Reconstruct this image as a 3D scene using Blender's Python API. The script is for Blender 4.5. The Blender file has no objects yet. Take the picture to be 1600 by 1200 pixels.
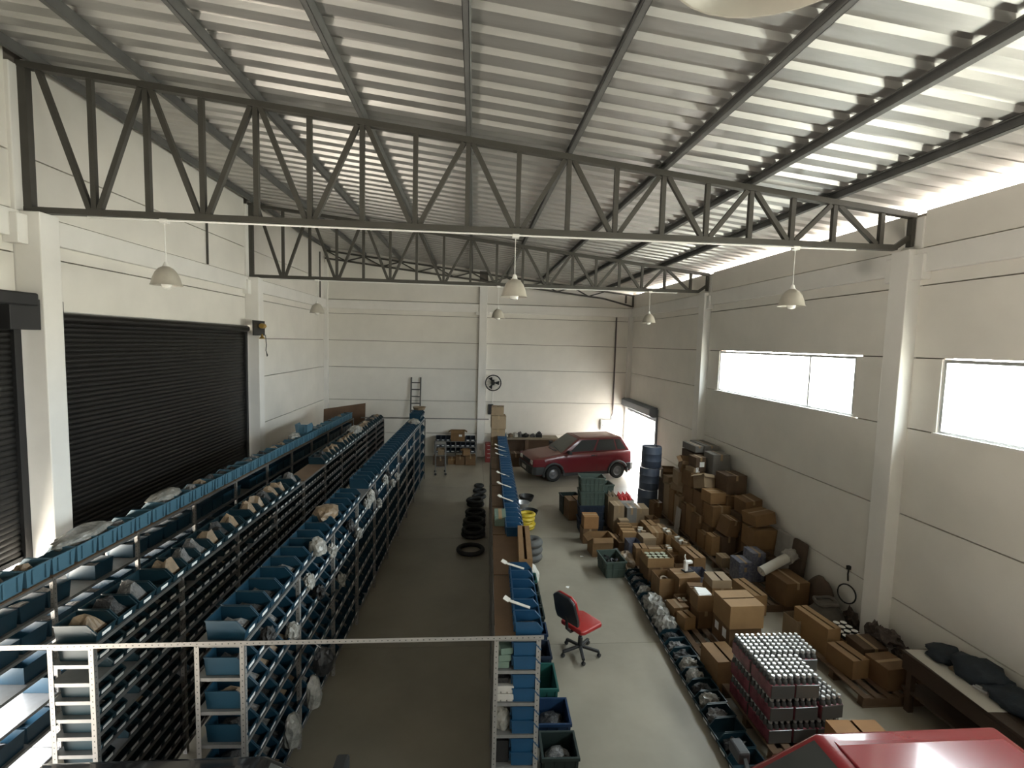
import bpy, bmesh, math, random
from mathutils import Vector, Matrix, Euler
random.seed(7)
scene = bpy.context.scene
COL = scene.collection
PI = math.pi

# ------------------------------------------------------------------ camera
cam_data = bpy.data.cameras.new('camera')
cam = bpy.data.objects.new('camera', cam_data)
COL.objects.link(cam)
scene.camera = cam
CAM_H = 4.564
_p, _y, _r = 0.0819, 0.0782, 0.0262
fw = Vector((math.sin(_y)*math.cos(_p), math.cos(_y)*math.cos(_p), -math.sin(_p)))
rt = Vector((math.cos(_y), -math.sin(_y), 0))
up = rt.cross(fw)
rt2 = rt*math.cos(_r) + up*math.sin(_r)
up2 = up*math.cos(_r) - rt*math.sin(_r)
m = Matrix((rt2, up2, -fw)).transposed().to_4x4()
m.translation = Vector((0, 0, CAM_H))
cam.matrix_world = m
cam_data.sensor_width = 36.0
cam_data.lens = 783.7/1600*36.0
cam_data.clip_start = 0.05
cam_data.clip_end = 500

# ------------------------------------------------------------------ world, light, exposure
SKY = 10.0
world = bpy.data.worlds.new('world')
scene.world = world
world.use_nodes = True
nt = world.node_tree
nt.nodes.clear()
o_ = nt.nodes.new('ShaderNodeOutputWorld')
b_ = nt.nodes.new('ShaderNodeBackground')
tc = nt.nodes.new('ShaderNodeTexCoord')
sx = nt.nodes.new('ShaderNodeSeparateXYZ')
rp = nt.nodes.new('ShaderNodeValToRGB')
mp = nt.nodes.new('ShaderNodeMapRange')
mp.inputs[1].default_value = -1; mp.inputs[2].default_value = 1
nt.links.new(tc.outputs['Generated'], sx.inputs[0])
nt.links.new(sx.outputs['Z'], mp.inputs[0])
nt.links.new(mp.outputs[0], rp.inputs[0])
rp.color_ramp.elements[0].position = 0.47
rp.color_ramp.elements[0].color = (0.95, 0.86, 0.73, 1)      # sunlit yard
rp.color_ramp.elements[1].position = 0.53
rp.color_ramp.elements[1].color = (0.95, 0.97, 1.0, 1)       # bright hazy sky
nt.links.new(rp.outputs[0], b_.inputs[0])
b_.inputs[1].default_value = SKY
nt.links.new(b_.outputs[0], o_.inputs[0])

def portal(name, loc, rot, sx_, sy_):
    l = bpy.data.lights.new(name, 'AREA')
    l.shape = 'RECTANGLE'; l.size = sx_; l.size_y = sy_
    l.cycles.is_portal = True
    o = bpy.data.objects.new(name, l)
    o.location = loc; o.rotation_euler = rot
    COL.objects.link(o)
XL, XR, YB, YF = -5.69, 6.31, 19.80, -5.0
# right wall openings face -X ; left face +X   (area light shines along local -Z)
FACE_L = (0, PI/2, 0)      # -Z -> -X
FACE_R = (0, -PI/2, 0)     # -Z -> +X
portal('daylight_window', (XR+0.12, (7.84+12.47)/2, 4.0), FACE_L, 1.0, 4.63)
portal('daylight_window', (XR+0.12, (1.5+6.3)/2, 4.0), FACE_L, 1.0, 4.8)
portal('daylight_window', (XR+0.12, -2.2, 4.0), FACE_L, 1.0, 4.4)
portal('daylight_door', (XR+0.16, (16.55+19.70)/2, 1.05), FACE_L, 2.1, 3.15)
portal('daylight_door', (XL-0.16, (0.9+6.77)/2, 0.825), FACE_R, 1.65, 5.87)
portal('daylight_gap', (XR+0.2, 7.4, 6.65), FACE_L, 0.30, 24.8)

vs = scene.view_settings
vs.view_transform = 'Standard'
vs.look = 'None'
vs.exposure = 1.95
vs.gamma = 1.0
vs.use_curve_mapping = False
scene.cycles.max_bounces = 10
scene.cycles.diffuse_bounces = 6
scene.cycles.sample_clamp_indirect = 8.0

# ------------------------------------------------------------------ materials
MAT = {}
def mat(name, col, rough=0.6, metal=0.0, noise=0.0, scale=6.0, col2=None, bump=0.0, stretch=None, spec=0.5, coat=0.0, alpha=None, dust=None):
    if name in MAT: return MAT[name]
    m = bpy.data.materials.new(name); m.use_nodes = True
    n = m.node_tree; p = n.nodes['Principled BSDF']
    p.inputs['Base Color'].default_value = (*col, 1)
    p.inputs['Roughness'].default_value = rough
    p.inputs['Metallic'].default_value = metal
    p.inputs['Specular IOR Level'].default_value = spec
    if coat: p.inputs['Coat Weight'].default_value = coat; p.inputs['Coat Roughness'].default_value = 0.08
    src = None
    if noise > 0 or col2 or bump:
        t = n.nodes.new('ShaderNodeTexCoord'); mpn = n.nodes.new('ShaderNodeMapping')
        nz = n.nodes.new('ShaderNodeTexNoise')
        nz.inputs['Scale'].default_value = scale; nz.inputs['Detail'].default_value = 5; nz.inputs['Roughness'].default_value = 0.6
        if stretch: mpn.inputs['Scale'].default_value = stretch
        n.links.new(t.outputs['Object'], mpn.inputs[0]); n.links.new(mpn.outputs[0], nz.inputs['Vector'])
        c2 = col2 or tuple(c*(1-noise) for c in col)
        r = n.nodes.new('ShaderNodeValToRGB')
        r.color_ramp.elements[0].position = 0.35; r.color_ramp.elements[0].color = (*c2, 1)
        r.color_ramp.elements[1].position = 0.65; r.color_ramp.elements[1].color = (*col, 1)
        n.links.new(nz.outputs['Fac'], r.inputs[0])
        src = r.outputs[0]
        n.links.new(src, p.inputs['Base Color'])
        if bump:
            bp = n.nodes.new('ShaderNodeBump'); bp.inputs['Strength'].default_value = bump; bp.inputs['Distance'].default_value = 0.02
            n.links.new(nz.outputs['Fac'], bp.inputs['Height']); n.links.new(bp.outputs[0], p.inputs['Normal'])
    if dust:
        g = n.nodes.new('ShaderNodeNewGeometry'); s = n.nodes.new('ShaderNodeSeparateXYZ'); mr = n.nodes.new('ShaderNodeMapRange')
        n.links.new(g.outputs['Normal'], s.inputs[0]); n.links.new(s.outputs['Z'], mr.inputs[0])
        mr.inputs[1].default_value = 0.3; mr.inputs[2].default_value = 0.95; mr.inputs[4].default_value = 0.7
        mx = n.nodes.new('ShaderNodeMix'); mx.data_type = 'RGBA'
        n.links.new(mr.outputs[0], mx.inputs['Factor'])
        mx.inputs['A'].default_value = (*col, 1); mx.inputs['B'].default_value = (*dust, 1)
        if src: n.links.new(src, mx.inputs['A'])
        n.links.new(mx.outputs['Result'], p.inputs['Base Color'])
        mr2 = n.nodes.new('ShaderNodeMapRange'); n.links.new(mr.outputs[0], mr2.inputs[0])
        mr2.inputs[3].default_value = rough; mr2.inputs[4].default_value = 0.8
        n.links.new(mr2.outputs[0], p.inputs['Roughness'])
    MAT[name] = m
    return m
def glass(name, tint=(0.9, 0.95, 0.95), refl=0.12):
    if name in MAT: return MAT[name]
    m = bpy.data.materials.new(name); m.use_nodes = True; n = m.node_tree; n.nodes.clear()
    o = n.nodes.new('ShaderNodeOutputMaterial'); mx = n.nodes.new('ShaderNodeMixShader')
    t = n.nodes.new('ShaderNodeBsdfTransparent'); g = n.nodes.new('ShaderNodeBsdfGlossy')
    t.inputs[0].default_value = (*tint, 1); g.inputs['Roughness'].default_value = 0.05
    mx.inputs[0].default_value = refl
    n.links.new(t.outputs[0], mx.inputs[1]); n.links.new(g.outputs[0], mx.inputs[2]); n.links.new(mx.outputs[0], o.inputs[0])
    MAT[name] = m; return m

M_WALL = mat('painted_concrete', (0.80, 0.77, 0.71), 0.75, noise=0.08, scale=0.9, bump=0.05)
M_COL = mat('painted_column', (0.82, 0.80, 0.76), 0.7, noise=0.06, scale=1.5)
M_JOINT = mat('dark_joint_backing', (0.16, 0.14, 0.12), 0.9)  # dark backing visible in the gaps between panels and slabs
M_FLOOR = mat('polished_concrete', (0.30, 0.272, 0.215), 0.45, noise=0.22, scale=0.7, bump=0.02)
M_ROOF = mat('zinc_roof_sheet', (0.56, 0.55, 0.53), 0.42, metal=0.85, noise=0.18, scale=1.5, stretch=(0.5, 3, 3))
M_PURLIN = mat('galvanised_purlin', (0.16, 0.16, 0.155), 0.55, metal=0.4, noise=0.2, scale=3)
M_TRUSS = mat('dark_painted_steel', (0.060, 0.056, 0.047), 0.55, noise=0.15, scale=4)
M_SHUT = mat('dark_shutter_steel', (0.011, 0.010, 0.009), 0.40, metal=0.2, noise=0.2, scale=3)
M_BLACK = mat('black_steel', (0.012, 0.012, 0.013), 0.5)
M_ALU = mat('aluminium', (0.55, 0.55, 0.55), 0.4, metal=0.8)
M_GLASS = glass('window_glass')
M_WHITE = mat('white_plastic', (0.8, 0.79, 0.76), 0.4)
M_ZINC = mat('galvanised_steel', (0.26, 0.26, 0.255), 0.45, metal=0.5, noise=0.15, scale=8)
M_LABEL = mat('white_label', (0.82, 0.82, 0.80), 0.6)
M_BRASS = mat('brass', (0.55, 0.36, 0.10), 0.35, metal=0.8)
M_RUBBER = mat('black_rubber', (0.012, 0.012, 0.012), 0.7, noise=0.2, scale=20)
M_BRICK = mat('bare_block', (0.55, 0.53, 0.49), 0.9, noise=0.15, scale=6)

# ------------------------------------------------------------------ mesh helpers
class MB:
    def __init__(s): s.v = []; s.f = []
    def add(s, vs_, fs):
        b = len(s.v); s.v += [tuple(v) for v in vs_]; s.f += [tuple(i+b for i in f) for f in fs]; return s
    def box(s, x0, x1, y0, y1, z0, z1, mtx=None):
        c = [(x0,y0,z0),(x1,y0,z0),(x1,y1,z0),(x0,y1,z0),(x0,y0,z1),(x1,y0,z1),(x1,y1,z1),(x0,y1,z1)]
        if mtx: c = [mtx @ Vector(q) for q in c]
        return s.add(c, [(3,2,1,0),(4,5,6,7),(0,1,5,4),(1,2,6,5),(2,3,7,6),(3,0,4,7)])
    def bar(s, a, b, w, h=None, upv=(0,0,1)):
        a = Vector(a); b = Vector(b); h = h or w; d = (b-a).normalized(); u = Vector(upv)
        if abs(d.dot(u)) > 0.98: u = Vector((0,1,0))
        sd = d.cross(u).normalized(); u = sd.cross(d)
        c = []
        for p in (a, b):
            for i, j in ((-1,-1),(1,-1),(1,1),(-1,1)): c.append(p + sd*(i*w/2) + u*(j*h/2))
        return s.add(c, [(3,2,1,0),(4,5,6,7),(0,1,5,4),(1,2,6,5),(2,3,7,6),(3,0,4,7)])
    def prism(s, poly, axis, a, b):
        n = len(poly)
        def P(u, w, t): return {'x': (t,u,w), 'y': (u,t,w), 'z': (u,w,t)}[axis]
        v = [P(u,w,a) for u,w in poly] + [P(u,w,b) for u,w in poly]
        f = [tuple(range(n-1,-1,-1)), tuple(range(n,2*n))] + [(i,(i+1)%n,n+(i+1)%n,n+i) for i in range(n)]
        return s.add(v, f)
    def tube(s, pts, r, n=8, closed=False, cap=True):
        pts = [Vector(p) for p in pts]; rings = []; k = len(pts)
        for i, p in enumerate(pts):
            if closed: d = pts[(i+1) % k]-pts[i-1]
            else: d = pts[min(i+1,k-1)]-pts[max(i-1,0)]
            d.normalize(); u = Vector((0,0,1)) if abs(d.z) < 0.95 else Vector((1,0,0))
            a = d.cross(u).normalized(); b = a.cross(d)
            rr = r[i] if isinstance(r, (list, tuple)) else r
            rings.append([p + a*(rr*math.cos(2*PI*j/n)) + b*(rr*math.sin(2*PI*j/n)) for j in range(n)])
        v = [q for R in rings for q in R]; f = []
        for i in range(k if closed else k-1):
            for j in range(n):
                f.append((i*n+j, i*n+(j+1)%n, ((i+1)%k)*n+(j+1)%n, ((i+1)%k)*n+j))
        if cap and not closed: f += [tuple(range(n-1,-1,-1)), tuple((k-1)*n+j for j in range(n))]
        return s.add(v, f)
    def lathe(s, prof, n=20, c=(0,0,0), axis='z', mtx=None):
        v = []; f = []; k = len(prof)
        for r, z in prof:
            for j in range(n):
                a = 2*PI*j/n; x, y = r*math.cos(a), r*math.sin(a)
                q = (x,y,z) if axis == 'z' else ((x,z,y) if axis == 'y' else (z,x,y))
                q = Vector((q[0]+c[0], q[1]+c[1], q[2]+c[2]))
                v.append(mtx @ q if mtx else q)
        for i in range(k-1):
            for j in range(n): f.append((i*n+j, i*n+(j+1)%n, (i+1)*n+(j+1)%n, (i+1)*n+j))
        return s.add(v, f)
    def mesh(s, name, m, smooth=False, bevel=0.0, seg=2, recalc=True):
        me = bpy.data.meshes.new(name); me.from_pydata(s.v, [], s.f)
        if recalc or bevel:
            bm = bmesh.new(); bm.from_mesh(me)
            if recalc: bmesh.ops.recalc_face_normals(bm, faces=bm.faces)
            if bevel:
                e = [x for x in bm.edges if len(x.link_faces) == 2 and x.calc_face_angle(0) > 0.5]
                bmesh.ops.bevel(bm, geom=e, offset=bevel, segments=seg, affect='EDGES', profile=0.5)
            bm.to_mesh(me); bm.free()
        me.materials.append(m)
        if smooth:
            for p in me.polygons: p.use_smooth = True
            try: me.set_sharp_from_angle(angle=0.7)
            except Exception: pass
        me.update()
        return me
def link(name, me, parent=None, loc=None, rot=None):
    o = bpy.data.objects.new(name, me); COL.objects.link(o)
    if parent is not None: o.parent = parent
    if loc is not None: o.location = loc
    if rot is not None: o.rotation_euler = rot
    return o
def tag(o, label=None, cat=None, group=None, kind=None):
    if label: o['label'] = label
    if cat: o['category'] = cat
    if group: o['group'] = group
    if kind: o['kind'] = kind
    return o
def empty(name, loc=(0,0,0), rz=0, label=None, cat=None, group=None, kind=None):
    o = bpy.data.objects.new(name, None); COL.objects.link(o); o.location = loc; o.rotation_euler = (0,0,rz)
    o.empty_display_size = 0.1
    return tag(o, label, cat, group, kind)
def copy_tree(o, parent=None):
    c = o.copy(); COL.objects.link(c)
    c.parent = parent
    for ch in list(o.children): copy_tree(ch, c)
    return c
def box_obj(name, x0, x1, y0, y1, z0, z1, m, parent=None, bevel=0.0):
    # origin at the base centre
    cx, cy = (x0+x1)/2, (y0+y1)/2
    b = MB().box(x0-cx, x1-cx, y0-cy, y1-cy, 0, z1-z0)
    return link(name, b.mesh(name, m, bevel=bevel), parent, (cx, cy, z0))

# ------------------------------------------------------------------ structure
Z_ROOF0, SLOPE = 7.85, 0.1084
def chord_z(x): return Z_ROOF0 - (x+5.6)*SLOPE          # top of truss top chord
PUR_H = 0.12
def sheet_z(x): return chord_z(x) + PUR_H + 0.004
J = [0.0, 0.925, 2.21, 3.48, 4.50, 5.52, 6.05]

floor = link('floor', MB().box(XL-0.3, XR+0.3, YF-0.2, YB+0.3, -0.25, -0.012).mesh('floor', M_JOINT)); tag(floor, kind='structure', label='grey polished concrete warehouse floor')
ys = [YF, -1.2, 3.0, 7.22, 11.4, 15.6, YB+0.1]
xs = [XL-0.2, 0.42, XR+0.2]
for i in range(len(xs)-1):
    for j in range(len(ys)-1):
        box_obj('slab', xs[i]+0.003, xs[i+1]-0.003, ys[j]+0.003, ys[j+1]-0.003, -0.2, 0.0, M_FLOOR, floor)

G = 0.009
wl = link('wall_left', MB().box(XL-0.22, XL-0.07, 13.40, YB+0.1, 0, 8.0).box(XL-0.22, XL-0.07, YF, 13.4, 4.74, 8.0).box(XL-0.22,XL-0.07,YF,0.75,0,4.74).mesh('wall_left', M_JOINT)); tag(wl, kind='structure', label='cream painted left wall with two dark roller doors')
wr = link('wall_right', MB().box(XR+0.07, XR+0.2, YF, YB+0.1, 4.52, 6.56).box(XR+0.07, XR+0.2, YF, 16.45, 0, 3.46)
          .box(XR+0.07, XR+0.2, 12.52, YB+0.1, 3.46, 4.52).box(XR+0.07, XR+0.2, 6.35, 7.79, 3.46, 4.52).box(XR+0.07, XR+0.2, 0.05, 1.45, 3.46, 4.52).box(XR+0.07, XR+0.2, YF, -4.5, 3.46, 4.52)
          .box(XR+0.07, XR+0.2, 16.45, YB+0.1, 2.2, 3.46).mesh('wall_right', M_JOINT)); tag(wr, kind='structure', label='white painted right wall with strip windows')
wb = link('wall_back', MB().prism([(XL-0.2,0),(XR+0.2,0),(XR+0.2,6.66),(XL-0.2,7.99)], 'y', YB+0.07, YB+0.2).mesh('wall_back', M_JOINT)); tag(wb, kind='structure', label='cream painted back wall of stacked concrete panels')
wf = link('wall_front', MB().prism([(XL-0.2,0),(XR+0.2,0),(XR+0.2,6.66),(XL-0.2,7.99)], 'y', YF-0.2, YF).mesh('wall_front', M_WALL)); tag(wf, kind='structure', label='plain painted wall behind the viewpoint, unseen, added to contain the light')  # unseen end wall, added to keep the light inside the hall
PB = 0.006
def panel_x(parent, x0, x1, y0, y1, z0, z1): return box_obj('panel', x0, x1, y0+G, y1-G, z0+G, z1-G, M_WALL, parent)
# right wall
bays = [(YF, 0.40), (0.72, 6.77), (7.07, 13.09), (13.41, YB)]
wins = {0: (-4.5, 0.0), 1: (1.5, 6.30), 2: (7.84, 12.47)}
for b, (y0, y1) in enumerate(bays):
    for k in range(7):
        z0 = J[k]; z1 = J[k+1] if k < 6 else 6.58
        if k == 3 and b in wins:
            a, c = wins[b]
            panel_x(wr, XR, XR+0.10, y0, a, z0, z1); panel_x(wr, XR, XR+0.10, c, y1, z0, z1)
        elif b == 3 and k <= 1:
            panel_x(wr, XR, XR+0.10, y0, 16.52, z0, z1)
            if k == 1: panel_x(wr, XR, XR+0.10, 16.52, y1, 2.12, z1)
        else: panel_x(wr, XR, XR+0.10, y0, y1, z0, z1)
# left wall
for b, (y0, y1) in enumerate(bays):
    lv = [4.78, 5.52, 6.05, 6.75, 7.965] if b in (1, 2) else J + [6.75, 7.965]
    for k in range(len(lv)-1): panel_x(wl, XL-0.10, XL, y0, y1, lv[k], lv[k+1])
# back wall panels
for x0, x1 in ((XL, 0.20), (0.50, XR)):
    for k in range(6):
        box_obj('panel', x0+G, x1-G, YB, YB+0.1, J[k]+G, J[k+1]-G, M_WALL, wb)
    top = MB().prism([(x0+G, 6.05+G), (x1-G, 6.05+G), (x1-G, sheet_z(x1)-0.005), (x0+G, sheet_z(x0)-0.005)], 'y', YB, YB+0.1)
    link('panel', top.mesh('panel', M_WALL), wb)
# ledge beams
for k, (par, a) in enumerate(((wl, (XL, XL+0.09, 7.07, 13.09)), (wl, (XL, XL+0.09, 13.41, YB)), (wl, (XL, XL+0.09, 0.72, 6.77)),
               (wr, (XR-0.09, XR, 7.07, 13.09)), (wr, (XR-0.09, XR, 13.41, YB)), (wr, (XR-0.09, XR, 0.72, 6.77)),
               (wb, (XL+0.1, 0.20, YB-0.09, YB)), (wb, (0.50, XR-0.1, YB-0.09, YB)))):
    box_obj('beam', *a, 5.70, 6.03, M_COL, par, bevel=0.01)
# columns
cn = 0
def column(parent, x0, x1, y0, y1, z1, cap=None):
    c = MB().box(x0, x1, y0, y1, 0, z1)
    if cap: c.box(*cap)
    link('column', c.mesh('column', M_COL, bevel=0.012), parent)
for y in (0.56, 6.92, 13.25):
    column(wl, XL-0.05, XL+0.315, y-0.15, y+0.15, 6.03, (XL-0.05, XL+0.05, y-0.16, y+0.16, 6.03, 7.8))
    column(wr, XR-0.20, XR+0.05, y-0.16, y+0.16, 6.03, (XR-0.02, XR+0.1, y-0.16, y+0.16, 6.03, 6.5))
column(wl, XL-0.02, XL+0.14, YB-0.14, YB+0.02, 7.4)
column(wr, XR-0.16, XR+0.02, YB-0.16, YB+0.02, 6.03)
column(wb, 0.20, 0.50, YB-0.16, YB+0.05, 6.9)
# small cast brackets where the ledge beams meet the columns
for par, a in ((wb, (0.08, 0.62, YB-0.13, YB, 5.60, 5.75)), (wl, (XL, XL+0.14, 12.95, 13.55, 5.6, 5.95)), (wr, (XR-0.14, XR, 12.95, 13.55, 5.6, 5.95)),
               (wl, (XL, XL+0.18, 6.62, 6.77, 5.62, 5.98)), (wr, (XR-0.14, XR, 6.6, 7.24, 5.6, 5.95))):
    box_obj('corbel', *a, M_COL, par, bevel=0.008)

# roof: trapezoidal sheets (ribs run down the slope), one object per sheet
ceil = empty('ceiling', (0,0,0), kind='structure', label='sloping corrugated zinc roof over dark trusses')
RP = 0.32
X0r, X1r = XL-0.35, XR+0.45
def roof_sheet_mesh():
    prof = []
    for k in range(3):
        o = k*RP
        prof += [(o, 0), (o+0.155, 0), (o+0.19, 0.05), (o+0.285, 0.05), (o+RP, 0)]
    # small stiffening crease on the pan
    v = []; nx = 2
    for x in (X0r, X1r):
        for y, z in prof: v.append((x, y, sheet_z(x)+z))
    n = len(prof)
    f = [(i, i+1, n+i+1, n+i) for i in range(n-1)]
    return MB().add(v, f).mesh('roof_sheet', M_ROOF, recalc=False)
rs = roof_sheet_mesh()
yy = YF-0.1
while yy < YB+0.2:
    link('roof_sheet', rs, ceil, (0, yy, 0)); yy += 3*RP
# purlins (lipped channel)
pxs = [-5.50, -4.17, -2.84, -1.50, -0.12, 1.24, 2.56, 3.82, 5.06]
def purlin_mesh():
    L = YB - YF + 0.3; y0 = YF-0.1
    h = PUR_H; t = 0.006; w = 0.06
    b = MB().box(-t, 0, y0, y0+L, 0, h).box(-w, 0, y0, y0+L, 0, t).box(-w, 0, y0, y0+L, h-t, h).box(-w, -w+t, y0, y0+L, 0, 0.02).box(-w, -w+t, y0, y0+L, h-0.02, h)
    return b.mesh('purlin', M_PURLIN)
pm = purlin_mesh()
for x in pxs: link('purlin', pm, ceil, (x+0.03, 0, chord_z(x)+0.001), (0, math.atan(SLOPE), 0))
# right eave edge trim
# trusses
def truss(y, label):
    t = empty('roof_truss', (0, y, 6.03), 0, label, 'truss', 'main roof trusses')
    zb = 6.03
    xa, xb = -5.6, 6.28
    def Lz(x): return chord_z(x)-zb
    c = 0.075
    link('top_chord', MB().bar((xa-0.06,0,Lz(xa-0.06)-c/2), (xb,0,Lz(xb)-c/2), 0.10, c).mesh('top_chord', M_TRUSS), t)
    link('bottom_chord', MB().bar((xa-0.06,0,c/2), (6.02,0,c/2), 0.10, c).mesh('bottom_chord', M_TRUSS), t)
    link('end_post', MB().bar((xa,0,c), (xa,0,Lz(xa)-c), 0.11, 0.09, (0,1,0)).mesh('end_post', M_TRUSS), t)
    link('end_post', MB().bar((6.24,0,0.06), (6.24,0,Lz(6.24)-c), 0.05, 0.09, (0,1,0)).mesh('end_post', M_TRUSS), t)
    link('end_brace', MB().bar((6.02,0,0.05), (6.26,0,0.22), 0.05, 0.07).mesh('end_brace', M_TRUSS), t)
    n = 9; P = [xa + 0.12] + pxs[1:] + [6.2]
    w = 0.062
    for k in range(n):
        a, b = P[k], P[k+1]; mid = (a+b)/2
        if k == n-1: mid = 6.0 - 0.22
        if k: link('web_post', MB().bar((a,0,c), (a,0,Lz(a)-c), w, w, (0,1,0)).mesh('web_post', M_TRUSS), t)
        link('web_post', MB().bar((mid,0,c), (mid,0,Lz(mid)-c), w, w, (0,1,0)).mesh('web_post', M_TRUSS), t)
        link('web_diagonal', MB().bar((a+0.06,0,Lz(a)-c), (mid-0.06,0,c), w, w, (0,1,0)).mesh('web_diagonal', M_TRUSS), t)
        if k < n-1: link('web_diagonal', MB().bar((mid+0.06,0,c), (b-0.06,0,Lz(b)-c), w, w, (0,1,0)).mesh('web_diagonal', M_TRUSS), t)
    if y > 2:
        # white cable conduit clipped under the bottom chord
        link('conduit', MB().tube([(-4.9,-0.03,-0.02), (5.4,-0.03,-0.02)], 0.013, 6).mesh('conduit', M_WHITE), t)
    return t
truss(6.92, 'dark steel roof truss nearest the camera, full width across the hall')
truss(13.26, 'dark steel roof truss halfway down the hall behind the nearest one')
truss(0.56, 'dark steel roof truss overhead beside the viewpoint')
# shallow end truss against the back wall
t3 = empty('end_truss', (0, YB-0.22, 6.03), 0, 'shallow sloping steel truss against the back wall', 'truss')
D3 = 0.31
def Lz(x): return chord_z(x)-6.03
link('top_chord', MB().bar((-5.6,0,Lz(-5.6)-0.03), (6.28,0,Lz(6.28)-0.03), 0.08, 0.06).mesh('top_chord', M_TRUSS), t3)
link('bottom_chord', MB().bar((-5.6,0,Lz(-5.6)-D3), (5.06,0,Lz(5.06)-D3), 0.08, 0.06).mesh('bottom_chord', M_TRUSS), t3)
link('end_brace', MB().bar((5.06,0,Lz(5.06)-D3), (6.2,0,0.08), 0.06).mesh('end_brace', M_TRUSS), t3)
link('end_post', MB().bar((5.95,0,0.2), (5.95,0,Lz(5.95)-0.05), 0.06).mesh('end_post', M_TRUSS), t3)
link('end_post', MB().bar((6.24,0,0.06), (6.24,0,Lz(6.24)-0.05), 0.06).mesh('end_post', M_TRUSS), t3)
P = pxs
for k in range(len(P)-1):
    a, b = P[k], P[k+1]; mid = (a+b)/2
    link('web_diagonal', MB().bar((a,0,Lz(a)-0.05), (mid,0,Lz(mid)-D3), 0.045).mesh('web_diagonal', M_TRUSS), t3)
    link('web_diagonal', MB().bar((mid,0,Lz(mid)-D3), (b,0,Lz(b)-0.05), 0.045).mesh('web_diagonal', M_TRUSS), t3)

# paving and pale wall added outside the far right door to cut its daylight
M_ADDED_PAVING = mat('pale_added_paving', (0.55, 0.53, 0.48), 0.8, noise=0.12, scale=1.5)
yg = link('ground', MB().box(XR+0.36, 10.2, 12.0, 27.0, -0.25, -0.02).mesh('ground', M_ADDED_PAVING)); tag(yg, kind='structure', label='pale paving added outside the far right door to cut its daylight')
yw = link('wall_outside_added', MB().box(9.6, 9.8, 12.0, 27.0, -0.02, 3.4).box(9.55, 9.85, 12.0, 27.0, 3.4, 3.48).mesh('wall_outside_added', mat('white_added_wall', (0.78, 0.77, 0.73), 0.8))); tag(yw, kind='structure', label='white wall added outside the far right door to cut its daylight')
# windows
def window(n, y0, y1, mull, label):
    w = empty('window_%d' % n, (XR+0.05, (y0+y1)/2, 3.48), 0, label, kind='structure')
    L = (y1-y0)/2; z1 = 1.01; t = 0.045
    f = MB().box(-0.03, 0.05, -L, L, 0.01, t).box(-0.03, 0.05, -L, L, z1-t, z1).box(-0.03, 0.05, -L, -L+t, t, z1-t).box(-0.03, 0.05, L-t, L, t, z1-t)
    link('frame', f.mesh('frame', M_ALU), w)
    link('sill', MB().box(-0.09, 0.0, -L-0.03, L+0.03, -0.02, 0.012).mesh('sill', M_COL), w)
    ed = [-L+t] + [q-(y0+y1)/2 for q in mull] + [L-t]
    for i in range(len(ed)-1):
        link('pane', MB().box(0.0, 0.006, ed[i]+0.02, ed[i+1]-0.02, t, z1-t).mesh('pane', M_GLASS), w)
        s = MB()
        if i: s.box(-0.012, 0.02, ed[i]-0.022, ed[i]+0.022, t, z1-t); link('mullion', s.mesh('mullion', M_ALU), w)
window(1, 7.84, 12.47, [9.02], 'long strip window in the right wall between two columns')
window(2, 1.5, 6.30, [3.9], 'nearest strip window cut by the right frame edge')
window(3, -4.5, 0.0, [-2.25], 'strip window in the right wall behind the viewpoint')

# roller doors
def slat_mesh(L, m, nm='slat'):
    p = [(0,-0.006),(0.012,0.004),(0.020,0.030),(0.020,0.048),(0.012,0.070),(0,0.075),(-0.006,0.075),(-0.006,-0.006)]
    return MB().prism(p, 'y', -L/2, L/2).mesh(nm, m)
def roller_left(n, y0, y1, zbot, label):
    d = empty('door_%d' % n, (XL-0.02, (y0+y1)/2, 0), 0, label, kind='structure')
    L = y1-y0
    sm = slat_mesh(L-0.06, M_SHUT)
    z = 4.70
    while z > zbot:
        link('slat', sm, d, (0, 0, z-0.077)); z -= 0.0735
    link('bottom_bar', MB().box(-0.02, 0.035, -L/2+0.04, L/2-0.04, z-0.06, z).mesh('bottom_bar', M_BLACK), d)
    for s in (-1, 1):
        link('guide_rail', MB().box(-0.03, 0.06, s*(L/2-0.05)-0.05, s*(L/2-0.05)+0.05, 0, 4.72).mesh('guide_rail', M_BLACK), d)
    link('drum', MB().lathe([(0.0,-L/2+0.1),(0.075,-L/2+0.1),(0.075,L/2-0.1),(0.0,L/2-0.1)], 16, (0.09,0,4.74), 'y').mesh('drum', M_SHUT, smooth=True), d)
    link('lintel_flashing', MB().box(-0.02, 0.05, -L/2, L/2, 4.80, 4.83).mesh('lintel_flashing', M_ALU), d)
    return d
d1 = roller_left(1, 0.73, 6.76, 1.70, 'dark roller door at the left edge, raised to let daylight in')
d2 = roller_left(2, 7.08, 13.09, 0.0, 'closed dark roller door between the two left columns')
def bracket(d, y, w):   # drum bracket plates, motor
    y -= d.location.y
    b = link('bracket', MB().box(0.02, 0.30, y-w/2, y+w/2, 4.57, 4.95).mesh('bracket', M_BLACK, bevel=0.006), d)
    return b
bracket(d2, 7.11, 0.03)
bracket(d1, 6.55, 0.42)
link('motor_cover', MB().box(0.06, 0.34, 6.05-d1.location.y, 6.70-d1.location.y, 4.86, 5.02).mesh('motor_cover', M_BLACK, bevel=0.02), d1)
b2 = link('bracket', MB().box(0.325, 0.35, 12.75-d2.location.y, 13.42-d2.location.y, 4.58, 4.95).mesh('bracket', M_BLACK), d2)
link('motor', MB().lathe([(0,0),(0.06,0),(0.065,0.03),(0.065,0.16),(0.03,0.20),(0.02,0.30),(0,0.30)], 12, (0.43,13.0-d2.location.y,4.82),'y').mesh('motor', M_BRASS, smooth=True), d2)
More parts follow.
